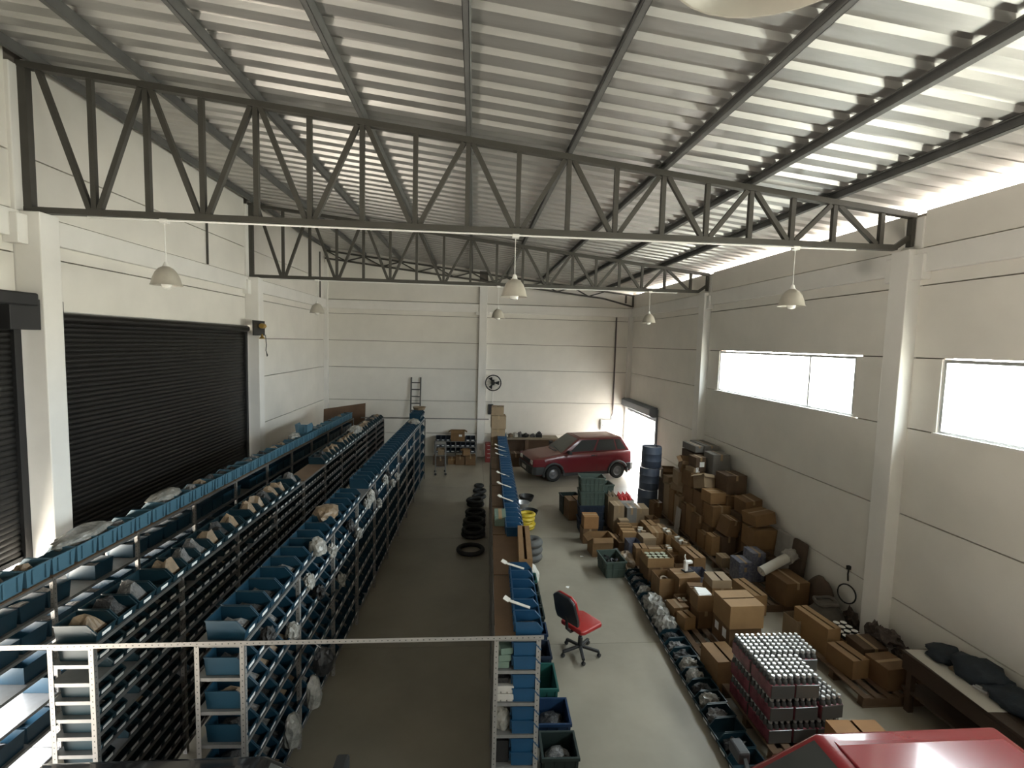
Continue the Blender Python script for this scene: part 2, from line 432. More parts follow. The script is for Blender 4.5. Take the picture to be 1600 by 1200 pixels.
link('brass_weight', MB().lathe([(0.015,0.12),(0.03,0.06),(0.075,0)], 12, (0.43,13.05-d2.location.y,4.50)).mesh('brass_weight', M_BRASS, smooth=True), d2)
link('release_cord', MB().tube([(0.43,13.25-d2.location.y,4.6),(0.44,13.28-d2.location.y,4.35),(0.43,13.27-d2.location.y,4.2),(0.46,13.30-d2.location.y,4.08),(0.43,13.33-d2.location.y,4.05),(0.43,13.30-d2.location.y,4.18)], 0.009, 6).mesh('release_cord', M_BLACK), d2)
# right back roller door, mostly rolled up
M_BLUEGREY = mat('grey_blue_steel', (0.16, 0.18, 0.21), 0.45, metal=0.3)
d3 = empty('door_3', (XR, (16.55+19.7)/2, 0), 0, 'rolled up door at the far end of the right wall, blinding daylight', kind='structure')
L = 3.15
for s in (-1, 1): link('guide_rail', MB().box(-0.06, 0.03, s*(L/2)-0.05, s*(L/2)+0.05, 0, 2.42).mesh('guide_rail', M_BLUEGREY), d3)
link('hood', MB().prism([(-0.30,2.20),(-0.30,2.42),(-0.22,2.48),(-0.01,2.48),(-0.01,2.14),(-0.2,2.14)], 'y', -L/2-0.02, L/2+0.08).mesh('hood', M_BLUEGREY, bevel=0.01), d3)
sm = slat_mesh(L-0.1, M_BLUEGREY)
link('slat', sm, d3, (-0.05, 0, 2.075)); link('slat', sm, d3, (-0.05, 0, 2.0))
link('motor', MB().lathe([(0,0),(0.09,0),(0.09,0.2),(0.05,0.25),(0,0.25)], 12, (-0.18, L/2+0.0, 2.3), 'y').mesh('motor', M_BLUEGREY, smooth=True), d3)

# ------------------------------------------------------------------ shelving rows with stacking bins
from mathutils import noise as mnoise
M_BLUE = mat('blue_plastic', (0.009, 0.056, 0.125), 0.38, noise=0.2, scale=3)
M_BLUEC0 = mat('dull_blue_plastic', (0.007, 0.040, 0.070), 0.4, noise=0.2, scale=3)
M_BLUE2 = mat('pale_blue_plastic', (0.07, 0.16, 0.22), 0.45, noise=0.15, scale=3)
M_TEAL = mat('dark_teal_plastic', (0.008, 0.030, 0.042), 0.4, noise=0.2, scale=3)
M_BOARD = mat('brown_hardboard', (0.17, 0.105, 0.06), 0.6, noise=0.2, scale=3)
M_PAPER = mat('off_white_paper', (0.48, 0.46, 0.41), 0.7)
M_BAG = mat('clear_plastic_bag', (0.34, 0.33, 0.30), 0.2, noise=0.45, scale=14, bump=0.5)
M_TANBAG = mat('brown_paper_wrap', (0.26, 0.185, 0.115), 0.45, noise=0.4, scale=9, bump=0.5)
M_PARTS_DARK = mat('dark_machine_parts', (0.020, 0.019, 0.019), 0.45, noise=0.5, scale=30, bump=0.8)
M_PARTS_GREY = mat('bagged_parts', (0.17, 0.165, 0.16), 0.3, noise=0.6, scale=25, bump=0.8)

def holes_mat():
    m = bpy.data.materials.new('slotted_angle_steel'); m.use_nodes = True; n = m.node_tree; p = n.nodes['Principled BSDF']
    p.inputs['Metallic'].default_value = 0.4; p.inputs['Roughness'].default_value = 0.5
    t = n.nodes.new('ShaderNodeTexCoord'); s = n.nodes.new('ShaderNodeSeparateXYZ'); n.links.new(t.outputs['Object'], s.inputs[0])
    def M(op, a, b=None):
        k = n.nodes.new('ShaderNodeMath'); k.operation = op
        for i, q in enumerate((a, b)):
            if q is None: continue
            if isinstance(q, (int, float)): k.inputs[i].default_value = q
            else: n.links.new(q, k.inputs[i])
        return k.outputs[0]
    fz = M('ABSOLUTE', M('SUBTRACT', M('FRACT', M('DIVIDE', s.outputs['Z'], 0.05)), 0.5))
    hz = M('LESS_THAN', fz, 0.11)
    hx = M('LESS_THAN', M('ABSOLUTE', M('SUBTRACT', M('ABSOLUTE', s.outputs['X']), 0.02)), 0.0042)
    hy = M('LESS_THAN', M('ABSOLUTE', M('SUBTRACT', M('ABSOLUTE', s.outputs['Y']), 0.02)), 0.0042)
    h = M('MULTIPLY', hz, M('MAXIMUM', hx, hy))
    mx = n.nodes.new('ShaderNodeMix'); mx.data_type = 'RGBA'; n.links.new(h, mx.inputs['Factor'])
    mx.inputs['A'].default_value = (0.30, 0.29, 0.275, 1); mx.inputs['B'].default_value = (0.06, 0.06, 0.06, 1)
    n.links.new(mx.outputs['Result'], p.inputs['Base Color'])
    return m
M_ANGLE = holes_mat()
def angle_mesh(L, sx_=1, sy_=1, w=0.04, t=0.003):
    b = MB().box(*sorted((0, sx_*w)), *sorted((0, sy_*t)), 0, L).box(*sorted((0, sx_*t)), *sorted((0, sy_*w)), 0, L)
    return b.mesh('post', M_ANGLE)

def bin_shape(W, D, H, b=None, mtx=None, lip=0.48, cut=0.42):
    b = b or MB()
    w0, w1 = W/2*0.90, W/2
    P = {}
    for s in (-1, 1):
        P[s] = [(-D/2*0.94, s*w0, 0), (D/2*0.90, s*w0, 0), (D/2, s*w1, H*lip), (D/2*(1-2*cut*0.55), s*w1, H), (-D/2, s*w1, H)]
    v = P[-1] + P[1]
    if mtx: v = [mtx @ Vector(q) for q in v]
    b.add(v, [(0,1,2,3,4), (9,8,7,6,5), (0,5,6,1), (1,6,7,2), (0,4,9,5)])
    return b
def bin_mesh(W, D, H, m, lip=0.48):
    me = bpy.data.meshes.new('storage_bin'); s = bin_shape(W, D, H, lip=lip)
    me.from_pydata([tuple(q) for q in s.v], [], s.f)
    bm = bmesh.new(); bm.from_mesh(me)
    bmesh.ops.recalc_face_normals(bm, faces=bm.faces)
    bmesh.ops.solidify(bm, geom=bm.faces[:], thickness=0.004)
    bm.to_mesh(me); bm.free()
    r = MB()
    for sd in (-1, 1):      # rolled rim along the side walls
        r.bar((-D/2, sd*W/2, H), (D/2*(1-0.46), sd*W/2, H), 0.012, 0.010)
        r.bar((D/2*(1-0.46), sd*W/2, H), (D/2, sd*W/2, H*lip), 0.012, 0.010)
    r.bar((-D/2, -W/2, H), (-D/2, W/2, H), 0.014, 0.012)
    r.bar((D/2, -W/2, H*lip), (D/2, W/2, H*lip), 0.012, 0.012)
    r.box(-D/2-0.012, -D/2+0.002, -W*0.30, -W*0.24, 0.02, H*0.92).box(-D/2-0.012, -D/2+0.002, W*0.24, W*0.30, 0.02, H*0.92)
    bm = bmesh.new(); bm.from_mesh(me)
    t2 = bpy.data.meshes.new('t'); t2.from_pydata(r.v, [], r.f); bm.from_mesh(t2); bpy.data.meshes.remove(t2)
    bm.to_mesh(me); bm.free(); me.materials.append(m); me.update()
    return me
def multi_mesh(name, parts):      # [(MB, material)] joined into one mesh
    me = bpy.data.meshes.new(name); v = []; f = []; mi = []
    for i, (b, m) in enumerate(parts):
        o = len(v); v += b.v; f += [tuple(k+o for k in q) for q in b.f]; mi += [i]*len(b.f)
        me.materials.append(m)
    me.from_pydata([tuple(q) for q in v], [], f); me.polygons.foreach_set('material_index', mi); me.update()
    return me
def heap(b, mtx, W, D, H, rng, n=4, z0=0.0, top=0.8):
    v = []; f = []
    for i in range(n+1):
        for j in range(n+1):
            x = -D/2*0.84 + D*0.78*i/n; y = -W/2*0.86 + W*0.86*j/n
            e = 1 - max(abs(2*i/n-1), abs(2*j/n-1))**3
            v.append(mtx @ Vector((x, y, z0 + H*(0.30 + top*0.6*e*rng.uniform(0.45, 1.15)))))
    for i in range(n):
        for j in range(n):
            a = i*(n+1)+j; f.append((a, a+1, a+n+2)); f.append((a, a+n+2, a+n+1))
    b.add(v, f)

LEVELS = {'A': [0.12+0.313*i for i in range(7)], 'B': [0.11+0.1575*i for i in range(13)], 'C': [0.2+0.3*i for i in range(7)], 'D': [0.2+0.3*i for i in range(7)]}
# right near corner X at Y=4.15, drift per metre, width, length, facing
ROWS = {
 'A': dict(x=-4.37, drift=0.045, w=0.41, L=12.3, nb=10, face=-1, where='door side rack'),
 'B': dict(x=-3.05, drift=0.018, w=0.36, L=12.2, nb=10, face=1, where='second rack'),
 'C': dict(x=-1.86, drift=0.0277, w=0.41, L=12.3, nb=10, face=1, where='third rack'),
 'D': dict(x=0.64, drift=0.030, w=0.41, L=9.3, nb=8, face=1, where='aisle right rack'),
}
Y_ROW = 4.15
ROWROT = {}
def row_frame(k):
    R = ROWS[k]; a = -math.atan(R['drift'])
    return Matrix.Translation((R['x'], Y_ROW, 0)) @ Matrix.Rotation(a, 4, 'Z'), a
def make_row(k, label):
    R = ROWS[k]; mt, a = row_frame(k); w, L = R['w'], R['L']
    t = empty('shelving_rack', mt.translation, a, label, 'rack', 'long slotted angle racks')
    step = L/R['nb']; H = 2.0
    pm_ = {}
    for sx_ in (-1, 1):
        for sy_ in (-1, 1): pm_[(sx_, sy_)] = angle_mesh(H, sx_, sy_)
    for i in range(R['nb']+1):
        y = i*step; s = -1 if i == R['nb'] else 1
        link('post', pm_[(1, s)], t, (-w, y, 0)); link('post', pm_[(-1, s)], t, (0, y, 0))
    sh = MB().box(-w+0.004, -0.004, 0.004, step-0.004, -0.002, 0.0).box(-w+0.004, -w+0.007, 0.004, step-0.004, -0.032, 0).box(-0.007, -0.004, 0.004, step-0.004, -0.032, 0)
    sh.box(-w+0.004, -0.004, 0.004, 0.007, -0.032, 0).box(-w+0.004, -0.004, step-0.007, step-0.004, -0.032, 0)
    sm_ = sh.mesh('shelf', M_ZINC)
    for z in LEVELS[k]:
        for i in range(R['nb']): link('shelf', sm_, t, (0, i*step, z))
    return t
rackA = make_row('A', 'grey slotted angle rack with its back to us, nearest the roller doors')
rackB = make_row('B', 'grey slotted angle rack with narrow shelves, second from the roller doors')
rackC = make_row('C', 'grey slotted angle rack of blue bins on the left of the central aisle')
rackD = make_row('D', 'grey slotted angle rack on the right of the central aisle, brown board top')
# brown boards lying on the top shelves
def boards(rack, k, segs, x0, x1):
    for y0, y1 in segs:
        o = link('shelf_board', MB().box(x0, x1, y0, y1, 0.001, 0.012).mesh('shelf_board', M_BOARD), rack, (0, 0, LEVELS[k][-1]))
boards(rackD, 'D', [(0.02+1.16*i, 1.16*i+1.15) for i in range(8)], -0.405, -0.006)
boards(rackA, 'A', [(1.23*i+0.01, 1.23*i+1.22) for i in range(10)], -0.40, -0.006)
boards(rackB, 'B', [(4.9, 6.1)], -0.35, -0.006)
# tie bars across the row ends
def tie(a, b, label):
    a = Vector(a); b = Vector(b); L = (b-a).length
    o = link('tie_bar', angle_mesh(L)); o.location = a
    o.rotation_euler = (b-a).to_track_quat('Z', 'Y').to_euler()
    tag(o, label, 'tie bar')
tie((-5.35, 4.125, 2.0), (0.66, 4.125, 2.0), 'perforated steel angle bar tying the near ends of the racks together')
tie((-3.6, 16.462, 2.0), (0.55, 16.462, 2.0), 'dark steel bar tying the far ends of the racks together')

rng = random.Random(3)
BINS = {('A'): bin_mesh(0.285, 0.34, 0.18, M_BLUE2), 'B': bin_mesh(0.235, 0.33, 0.15, M_TEAL), 'C': bin_mesh(0.235, 0.33, 0.17, M_BLUEC0),
        'D': bin_mesh(0.19, 0.24, 0.125, M_BLUE), 'Cs': bin_mesh(0.19, 0.35, 0.16, M_BLUEC0), 'Bs': bin_mesh(0.145, 0.32, 0.115, M_TEAL)}
DIM = {'A': (0.285, 0.34, 0.18), 'B': (0.235, 0.33, 0.15), 'C': (0.235, 0.33, 0.17), 'D': (0.19, 0.24, 0.125), 'Cs': (0.19, 0.35, 0.16), 'Bs': (0.145, 0.32, 0.115)}
LAB = MB().box(0, 0.003, -0.05, 0.05, -0.016, 0.016).mesh('label_card', M_LABEL)
def ordinal(n): return '%d%s' % (n, 'th' if 10 <= n % 100 <= 20 else {1:'st',2:'nd',3:'rd'}.get(n % 10, 'th'))
def put_bin(kind, k, x, y, z, label, group, rot=0.0, colour=None):
    mt, a = row_frame(k); W, D, H = DIM[kind]
    f = ROWS[k]['face']
    o = link('storage_bin', BINS[kind], None, mt @ Vector((x, y, z)), (0, 0, a + (0 if f > 0 else PI) + rot))
    tag(o, label, 'bin', group)
    if f > 0: link('label_card', LAB, o, (D/2*0.955+0.002, 0, H*0.26), (0, 0.17, 0))
    return o
heaps = {k: {'dark': MB(), 'grey': MB(), 'tan': MB()} for k in 'ABCD'}
def fill(k, kind, x, y, z, w=(0.5, 0.3, 0.2), top=0.9, skip=0.15):
    if rng.random() < skip: return
    mt, a = row_frame(k); W, D, H = DIM[kind]
    mm = mt @ Matrix.Translation((x, y, z+0.004)) @ (Matrix.Rotation(PI, 4, 'Z') if ROWS[k]['face'] < 0 else Matrix.Identity(4))
    c = rng.choices(('dark', 'grey', 'tan'), w)[0]
    heap(heaps[k][c], mm, W*0.9, D*0.9, H, rng, top=top)
TOP = 0.014
count = {'A': 0, 'B': 0, 'C': 0, 'D': 0}
def top_row(k, kind, pitch, x, segs, w, top, skip=0.15, dz=0.002):
    n = 0
    for y0, y1 in segs:
        y = y0
        while y < y1:
            n += 1
            put_bin(kind, k, x, y, LEVELS[k][-1]+dz, 'blue stacking bin atop the %s, %s from its near end' % (ROWS[k]['where'], ordinal(n)),
                    'bins on top of the ' + ROWS[k]['where'], rng.uniform(-0.03, 0.03))
            fill(k, kind, x, y, LEVELS[k][-1]+dz, w, top, skip)
            y += pitch
    return n
top_row('A', 'A', 0.305, -0.20, [(0.5, 12.1)], (0.3, 0.5, 0.2), 1.5, 0.3, 0.013)
top_row('B', 'B', 0.262, -0.17, [(0.16, 4.75), (6.2, 12.0)], (0.2, 0.15, 0.65), 1.9, 0.1)
top_row('C', 'C', 0.257, -0.17, [(0.16, 4.0), (4.55, 5.2), (5.5, 12.1)], (0.6, 0.25, 0.15), 0.7, 0.35)
top_row('D', 'D', 0.201, -0.11, [(0.10, 1.25), (2.35, 9.2)], (0.75, 0.15, 0.1), 0.35, 0.3, 0.013)
# lower shelves: the nearest bins one by one, the rest as one mass per rack
def lower(k, kind, pitch, x, levels, near, L, w, top):
    W, D, H = DIM[kind]; body = MB(); lab = MB(); mt, a = row_frame(k)
    for li, z in enumerate(levels):
        y = 0.12; n = 0
        while y < L-0.1:
            n += 1; zz = z+0.002
            if rng.random() > 0.05:
                if n <= near and li >= len(levels)-6:
                    put_bin(kind, k, x, y, zz, 'bin on shelf %s down of the %s, %s from its near end' % (ordinal(len(levels)-li+1), ROWS[k]['where'], ordinal(n)), 'bins on the lower shelves of the ' + ROWS[k]['where'])
                else:
                    mm = mt @ Matrix.Translation((x, y, zz)) @ (Matrix.Rotation(PI, 4, 'Z') if ROWS[k]['face'] < 0 else Matrix.Identity(4))
                    bin_shape(W, D, H, body, mm)
                    if ROWS[k]['face'] > 0 and y < 10: lab.box(D/2*0.96, D/2*0.96+0.003, -0.045, 0.045, H*0.14, H*0.38, mm)
                fill(k, kind, x, y, zz, w, top, 0.2)
            y += pitch
    o = link('small_parts_bins', multi_mesh('small_parts_bins', [(body, MAT['dark_teal_plastic'] if k in 'B' else M_BLUEC0), (lab, M_LABEL)]))
    tag(o, 'mass of plastic bins filling the lower shelves of the ' + ROWS[k]['where'], 'bins', kind='stuff')
lower('C', 'Cs', 0.205, -0.17, LEVELS['C'][:-1], 12, 12.3, (0.55, 0.35, 0.1), 0.9)
lower('B', 'Bs', 0.157, -0.155, LEVELS['B'][:-1], 3, 12.2, (0.85, 0.1, 0.05), 0.8)
lower('A', 'A', 0.305, -0.20, LEVELS['A'][1:-1], 0, 12.3, (0.6, 0.3, 0.1), 0.8)
# rack D: bins stacked two high on each shelf, right half
W, D, H = DIM['D']; body = MB(); lab = MB(); mt, a = row_frame('D')
for li, z in enumerate(LEVELS['D'][:-1]):
    for s in (0, 1):
        y = 0.10; n = 0
        while y < 9.2:
            n += 1; zz = z+0.002+s*0.129
            if n <= 1: put_bin('D', 'D', -0.12, y, zz, '%s blue bin, %s shelf down, near end of the %s' % ('upper' if s else 'lower', ordinal(7-li), ROWS['D']['where']), 'stacked bins at the near end of the rack right of the aisle')
            else:
                mm = mt @ Matrix.Translation((-0.12, y, zz)); bin_shape(W, D, H, body, mm)
                lab.box(D/2*0.96, D/2*0.96+0.003, -0.045, 0.045, H*0.14, H*0.38, mm)
            y += 0.201
o = link('small_parts_bins', multi_mesh('small_parts_bins', [(body, M_BLUE), (lab, M_LABEL)]))
tag(o, 'mass of plastic bins filling the lower shelves of the ' + ROWS['D']['where'], 'bins', kind='stuff')
for k in 'ABCD':
    o = link('loose_parts', multi_mesh('loose_parts', [(heaps[k]['dark'], M_PARTS_DARK), (heaps[k]['grey'], M_PARTS_GREY), (heaps[k]['tan'], M_TANBAG)]))
    tag(o, 'loose spare parts heaped in the bins of the ' + ROWS[k]['where'], 'spare parts', kind='stuff')
# stock packed into the aisle side of rack D
small = {0: MB(), 1: MB(), 2: MB()}
for z in LEVELS['D'][:-1]:
    y = 0.05
    while y < 9.15:
        w_ = rng.uniform(0.08, 0.22); h_ = rng.uniform(0.08, 0.25)
        if rng.random() < 0.85: small[rng.choice((0,1,2,2))].box(-0.40, -0.40+rng.uniform(0.10, 0.145), y, y+w_*0.95, z+0.001, z+h_, mt)
        y += w_
o = link('packaged_parts', multi_mesh('packaged_parts', [(small[0], M_PARTS_DARK), (small[1], M_TANBAG), (small[2], M_BLACK)]))
tag(o, 'packed spare parts filling the aisle side of the rack with the brown board top', 'spare parts', kind='stuff')

def blob_mesh(name, w, d, h, m, seed, amp=0.22, freq=2.2, sub=3, smooth=True):
    bm = bmesh.new(); bmesh.ops.create_icosphere(bm, subdivisions=sub, radius=1.0)
    for v in bm.verts:
        p = v.co.copy()
        q = 1 + amp*mnoise.noise(p*freq + Vector((seed*3.1, seed*1.7, seed*0.9))) + amp*0.6*mnoise.noise(p*freq*2.7 + Vector((seed, 0, seed*2.2)))
        c = p*q
        z = c.z
        if z < -0.55: z = -0.55 - (z+0.55)*0.05
        v.co = Vector((c.x*w/2, c.y*d/2, (z+0.56)/1.56*h))
    me = bpy.data.meshes.new(name); bm.to_mesh(me); bm.free(); me.materials.append(m)
    if smooth:
        for p in me.polygons: p.use_smooth = True
    return me
def blob(name, loc, w, d, h, m, seed, label, cat, group=None, rz=0.0, amp=0.22, freq=2.2, smooth=False):
    o = link(name, blob_mesh(name, w, d, h, m, seed, amp, freq, smooth=smooth), None, loc, (0, 0, rz))
    return tag(o, label, cat, group)
# bags poking out of bins on racks
def rack_pt(k, x, y, z): return row_frame(k)[0] @ Vector((x, y, z))
for i, (k, x, y, z, w_, d_, h_, m_, lb) in enumerate([
    ('C', 0.02, 1.75, 2.02, 0.2, 0.2, 0.2, M_BAG, 'round clear plastic bag bulging over the bin fronts of the third rack'),
    ('C', -0.2, 2.75, 2.10, 0.34, 0.42, 0.18, M_TANBAG, 'crumpled brown wrapped parts on top of the third rack'),
    ('C', 0.03, 4.4, 1.80, 0.15, 0.22, 0.2, M_BAG, 'crumpled clear bag hanging from a mid shelf of the third rack'),
    ('C', -0.15, 10.7, 2.1, 0.34, 0.6, 0.16, M_BAG, 'pale bagged parts at the far end of the third rack top'),
    ('B', -0.17, 9.1, 2.12, 0.34, 0.7, 0.17, M_BAG, 'pale plastic bag lying across bins near the far end of the second rack'),
    ('A', -0.25, 8.1, 2.14, 0.24, 0.4, 0.14, M_BAG, 'white plastic bag on the bins of the rack by the roller doors'),
    ('A', -0.25, 1.9, 2.15, 0.3, 0.8, 0.13, M_BAG, 'pale plastic wrap over bins near the left column'),
    ('A', -0.25, 3.4, 2.15, 0.3, 0.6, 0.13, M_BAG, 'crinkled plastic sheet over bins in front of the closed roller door'),
    ('C', 0.08, 0.8, 0.42, 0.16, 0.18, 0.35, M_BAG, 'shiny clear bag hanging low at the near end of the third rack'),
    ]):
    blob('plastic_bag', rack_pt(k, x, y, z), w_, d_, h_, m_, i+2, lb, 'bag')
for i in range(16):
    y_ = 0.5 + 0.47*i + rng.uniform(-0.1, 0.1); lv = rng.choice((1.72, 1.42, 1.12, 1.72))
    blob('plastic_bag', rack_pt('C', 0.0, y_, lv), 0.13, 0.17, 0.17, M_BAG if i % 3 else M_PARTS_DARK, 200+i, 'bag of parts bulging from the front of the third rack, %s from the near end' % ordinal(i+1), 'bag', 'bags bulging from the third rack', amp=0.35, freq=3)
blob('plastic_bag', (-1.50, 5.12, 1.08), 0.20, 0.22, 0.26, M_BLACK, 220, 'round black bag hanging from the third rack over the aisle', 'bag')
blob('plastic_bag', (-1.58, 5.06, 0.74), 0.15, 0.15, 0.34, M_BAG, 221, 'shiny clear bag hanging below the round black bag', 'bag')
o = link('hanging_wire', MB().tube([(-1.80, 5.14, 1.42), (-1.60, 5.12, 1.40), (-1.50, 5.12, 1.32)], 0.006, 5).mesh('hanging_wire', M_ZINC)); tag(o, 'short wire holding the round black bag on the third rack', 'wire')
# loose bin upside down on rack A, and board panel behind
o = link('storage_bin', bin_mesh(0.3, 0.45, 0.2, M_BLUE2)); o.location = rack_pt('A', -0.25, 8.75, 2.20); o.rotation_euler = (0, 0, PI/2)
tag(o, 'single blue bin set crosswise on the bins of the rack by the roller doors', 'bin')
link('label_card', LAB, o, (0.22, 0, 0.05))
for i in range(4):
    o = link('storage_bin', BINS['C'], None, rack_pt('C', -0.17, 11.2+0.26*i, 2.174), (0, 0, row_frame('C')[1])); tag(o, 'blue bin in the second layer at the far top of the third rack, %s' % ordinal(i+1), 'bin', 'second layer of bins on the third rack')
o = link('shallow_basket', MB().lathe([(0,0),(0.17,0),(0.21,0.09),(0.215,0.09),(0.19,0.085),(0.16,0.012),(0,0.012)], 20).mesh('shallow_basket', M_TANBAG, smooth=True), None, rack_pt('C', -0.17, 12.0, 2.35)); tag(o, 'shallow tan basket crowning the far end of the third rack', 'basket')
M_PLY = mat('brown_plywood', (0.14, 0.08, 0.045), 0.6, noise=0.25, scale=2)
o = link('carton_sheet', MB().prism([(-0.72,0),(0.66,0),(0.70,2.42),(-0.66,2.20)], 'y', -0.02, 0.02).mesh('carton_sheet', M_PLY), None, (-4.28, 17.05, 0)); tag(o, 'large brown board leaning behind the far ends of the left racks', 'board')

# things lying on rack D's brown top and its end shelves
M_CARD = [mat('cardboard_a', (0.21, 0.118, 0.048), 0.75, noise=0.15, scale=5), mat('cardboard_b', (0.15, 0.082, 0.034), 0.75, noise=0.18, scale=5),
          mat('cardboard_c', (0.27, 0.158, 0.066), 0.75, noise=0.12, scale=5), mat('cardboard_pale', (0.26, 0.185, 0.11), 0.75, noise=0.12, scale=5),
          mat('cardboard_orange', (0.30, 0.15, 0.055), 0.7, noise=0.12, scale=5), mat('cardboard_dark', (0.095, 0.058, 0.033), 0.75, noise=0.2, scale=5),
          mat('grey_board', (0.17, 0.16, 0.145), 0.75, noise=0.12, scale=5), mat('white_board', (0.42, 0.40, 0.37), 0.65, noise=0.08, scale=5),
          mat('red_board', (0.22, 0.025, 0.022), 0.6, noise=0.2, scale=5), mat('blue_printed_board', (0.05, 0.06, 0.11), 0.5, noise=0.6, scale=18, col2=(0.17, 0.17, 0.19)),
          mat('green_board', (0.13, 0.19, 0.15), 0.7, noise=0.15, scale=5)]
M_INSIDE = mat('carton_inside', (0.13, 0.08, 0.045), 0.8)
M_TAPE = mat('packing_tape', (0.28, 0.19, 0.10), 0.3)
M_GREENCAN = mat('can_lid', (0.45, 0.47, 0.36), 0.35, metal=0.4)
def carton(loc, w, d, h, rz, style, tone, label, tilt=(0,0), group=None, name='cardboard_box', stickers=()):
    t = empty(name, loc, 0, label, 'box', group); t.rotation_euler = (tilt[0], tilt[1], rz)
    m = M_CARD[tone]; th = 0.006
    if style in ('open', 'low', 'slit', 'tray', 'packed'):
        b = MB().box(-w/2, w/2, -d/2, d/2, 0, th).box(-w/2, w/2, -d/2, -d/2+th, th, h).box(-w/2, w/2, d/2-th, d/2, th, h).box(-w/2, -w/2+th, -d/2+th, d/2-th, th, h).box(w/2-th, w/2, -d/2+th, d/2-th, th, h)
        link('body', b.mesh('body', m), t)
    else:
        link('body', MB().box(-w/2, w/2, -d/2, d/2, 0, h-0.004).mesh('body', m, bevel=0.004, seg=1), t)
    if style == 'closed':
        g = 0.004
        if d >= w:
            link('flap', MB().box(-w/2, -g, -d/2, d/2, h-0.004, h).mesh('flap', m), t); link('flap', MB().box(g, w/2, -d/2, d/2, h-0.004, h).mesh('flap', m), t)
            link('tape', MB().box(-0.025, 0.025, -d/2-0.001, d/2+0.001, h, h+0.001).box(-0.025, 0.025, -d/2-0.002, -d/2, h*0.72, h).mesh('tape', M_TAPE), t)
        else:
            link('flap', MB().box(-w/2, w/2, -d/2, -g, h-0.004, h).mesh('flap', m), t); link('flap', MB().box(-w/2, w/2, g, d/2, h-0.004, h).mesh('flap', m), t)
            link('tape', MB().box(-w/2-0.001, w/2+0.001, -0.025, 0.025, h, h+0.001).mesh('tape', M_TAPE), t)
    elif style == 'slit':
        g = 0.016
        if d >= w:
            link('flap', MB().box(-w/2, -g, -d/2, d/2, h, h+0.005).mesh('flap', m), t); link('flap', MB().box(g, w/2, -d/2, d/2, h, h+0.005).mesh('flap', m), t)
        else:
            link('flap', MB().box(-w/2, w/2, -d/2, -g, h, h+0.005).mesh('flap', m), t); link('flap', MB().box(-w/2, w/2, g, d/2, h, h+0.005).mesh('flap', m), t)
    elif style == 'open':
        f = min(w, d)*0.36
        for s in (-1, 1):
            link('flap', MB().bar((s*w/2, 0, h), (s*(w/2+f*0.75), 0, h-f*0.45), d*0.96, 0.006).mesh('flap', m), t)
        link('flap', MB().bar((0, -d/2, h), (0, -d/2-f*0.25, h-f*0.7), w*0.96, 0.006, (0,-1,1)).mesh('flap', m), t)
    elif style == 'lid':      # shoe-box style lid
        link('lid', MB().box(-w/2-0.006, w/2+0.006, -d/2-0.006, d/2+0.006, h-0.05, h+0.004).mesh('lid', m, bevel=0.003, seg=1), t)
    for (sx_, sz, sw, sh, face) in stickers:   # white stickers on front (-y) or left (-x)
        if face == 'f': link('sticker', MB().box(sx_*w-sw/2, sx_*w+sw/2, -d/2-0.002, -d/2, sz*h-sh/2, sz*h+sh/2).mesh('sticker', M_LABEL), t)
        else: link('sticker', MB().box(-w/2-0.002, -w/2, sx_*d-sw/2, sx_*d+sw/2, sz*h-sh/2, sz*h+sh/2).mesh('sticker', M_LABEL), t)
    return t
zt = 2.0 + 0.013
aD = row_frame('D')[1]
def onD(x, y, z=zt): return rack_pt('D', x, y, z)
carton(onD(-0.03, 1.72, zt+0.0), 0.15, 1.02, 0.16, aD-0.04, 'slit', 0, 'long narrow cardboard box lying on top of the rack right of the aisle')
carton(onD(-0.30, 2.8), 0.16, 0.34, 0.14, aD, 'closed', 10, 'small pale green box on the brown top of the rack right of the aisle')
carton(onD(-0.22, 8.95), 0.36, 0.40, 0.30, aD, 'closed', 3, 'pale carton at the far rack end, lowest of a tall stack')
carton(onD(-0.22, 8.95, zt+0.305), 0.38, 0.40, 0.34, aD+0.05, 'closed', 3, 'battered pale carton in the middle of the tall stack at the rack end')
carton(onD(-0.24, 8.95, zt+0.655), 0.32, 0.36, 0.22, aD-0.04, 'slit', 3, 'battered pale carton on the top of the tall stack at the rack end')
carton(onD(-0.29, 0.62+7.5), 0.2, 0.3, 0.10, aD, 'low', 3, 'shallow open carton on the rack top before the tall stack')
for i, y in enumerate((0.32, 1.12, 3.45, 4.2, 4.9, 6.5, 7.0, 7.4)):
    b = MB(); b.bar((-0.10, 0, 0.04), (0.09, -0.04, -0.01), 0.04, 0.006)
    b.bar((-0.10, 0, 0.04), (-0.15, 0.02, 0.065), 0.07, 0.006)
    o = link('paper_slip', b.mesh('paper_slip', M_PAPER), None, onD(-0.17, y, zt+0.118), (0, 0, aD+rng.uniform(-0.2, 0.2)))
    tag(o, 'white paper slip in a bin atop the aisle right rack, %s from near end' % ordinal(i+1), 'paper', 'paper slips in the bins')
# end shelves of rack D: small white boxes, a silver bag
n = 0
for i in range(3):
    for j in range(2):
        carton(onD(-0.37+0.056*i, 0.06, 1.402+0.075*j), 0.05, 0.09, 0.07, aD, 'lid', 7, 'small white box at the near rack end, %s column, %s' % (('left','middle','right')[i], ('lower','upper')[j]), group='small white boxes')
for j in range(3): carton(onD(-0.33+0.01*j, 0.10, 1.702+0.062*j), 0.1, 0.14, 0.06, aD+0.1*j, 'lid', 10, 'flat pale green box in the pile on the second shelf, %s from the bottom' % ordinal(j+1), group='flat pale green boxes')
blob('plastic_bag', onD(-0.32, 0.17, 1.10), 0.17, 0.28, 0.2, M_BAG, 31, 'silvery plastic bag on the lower near shelf of the rack right of the aisle', 'bag')

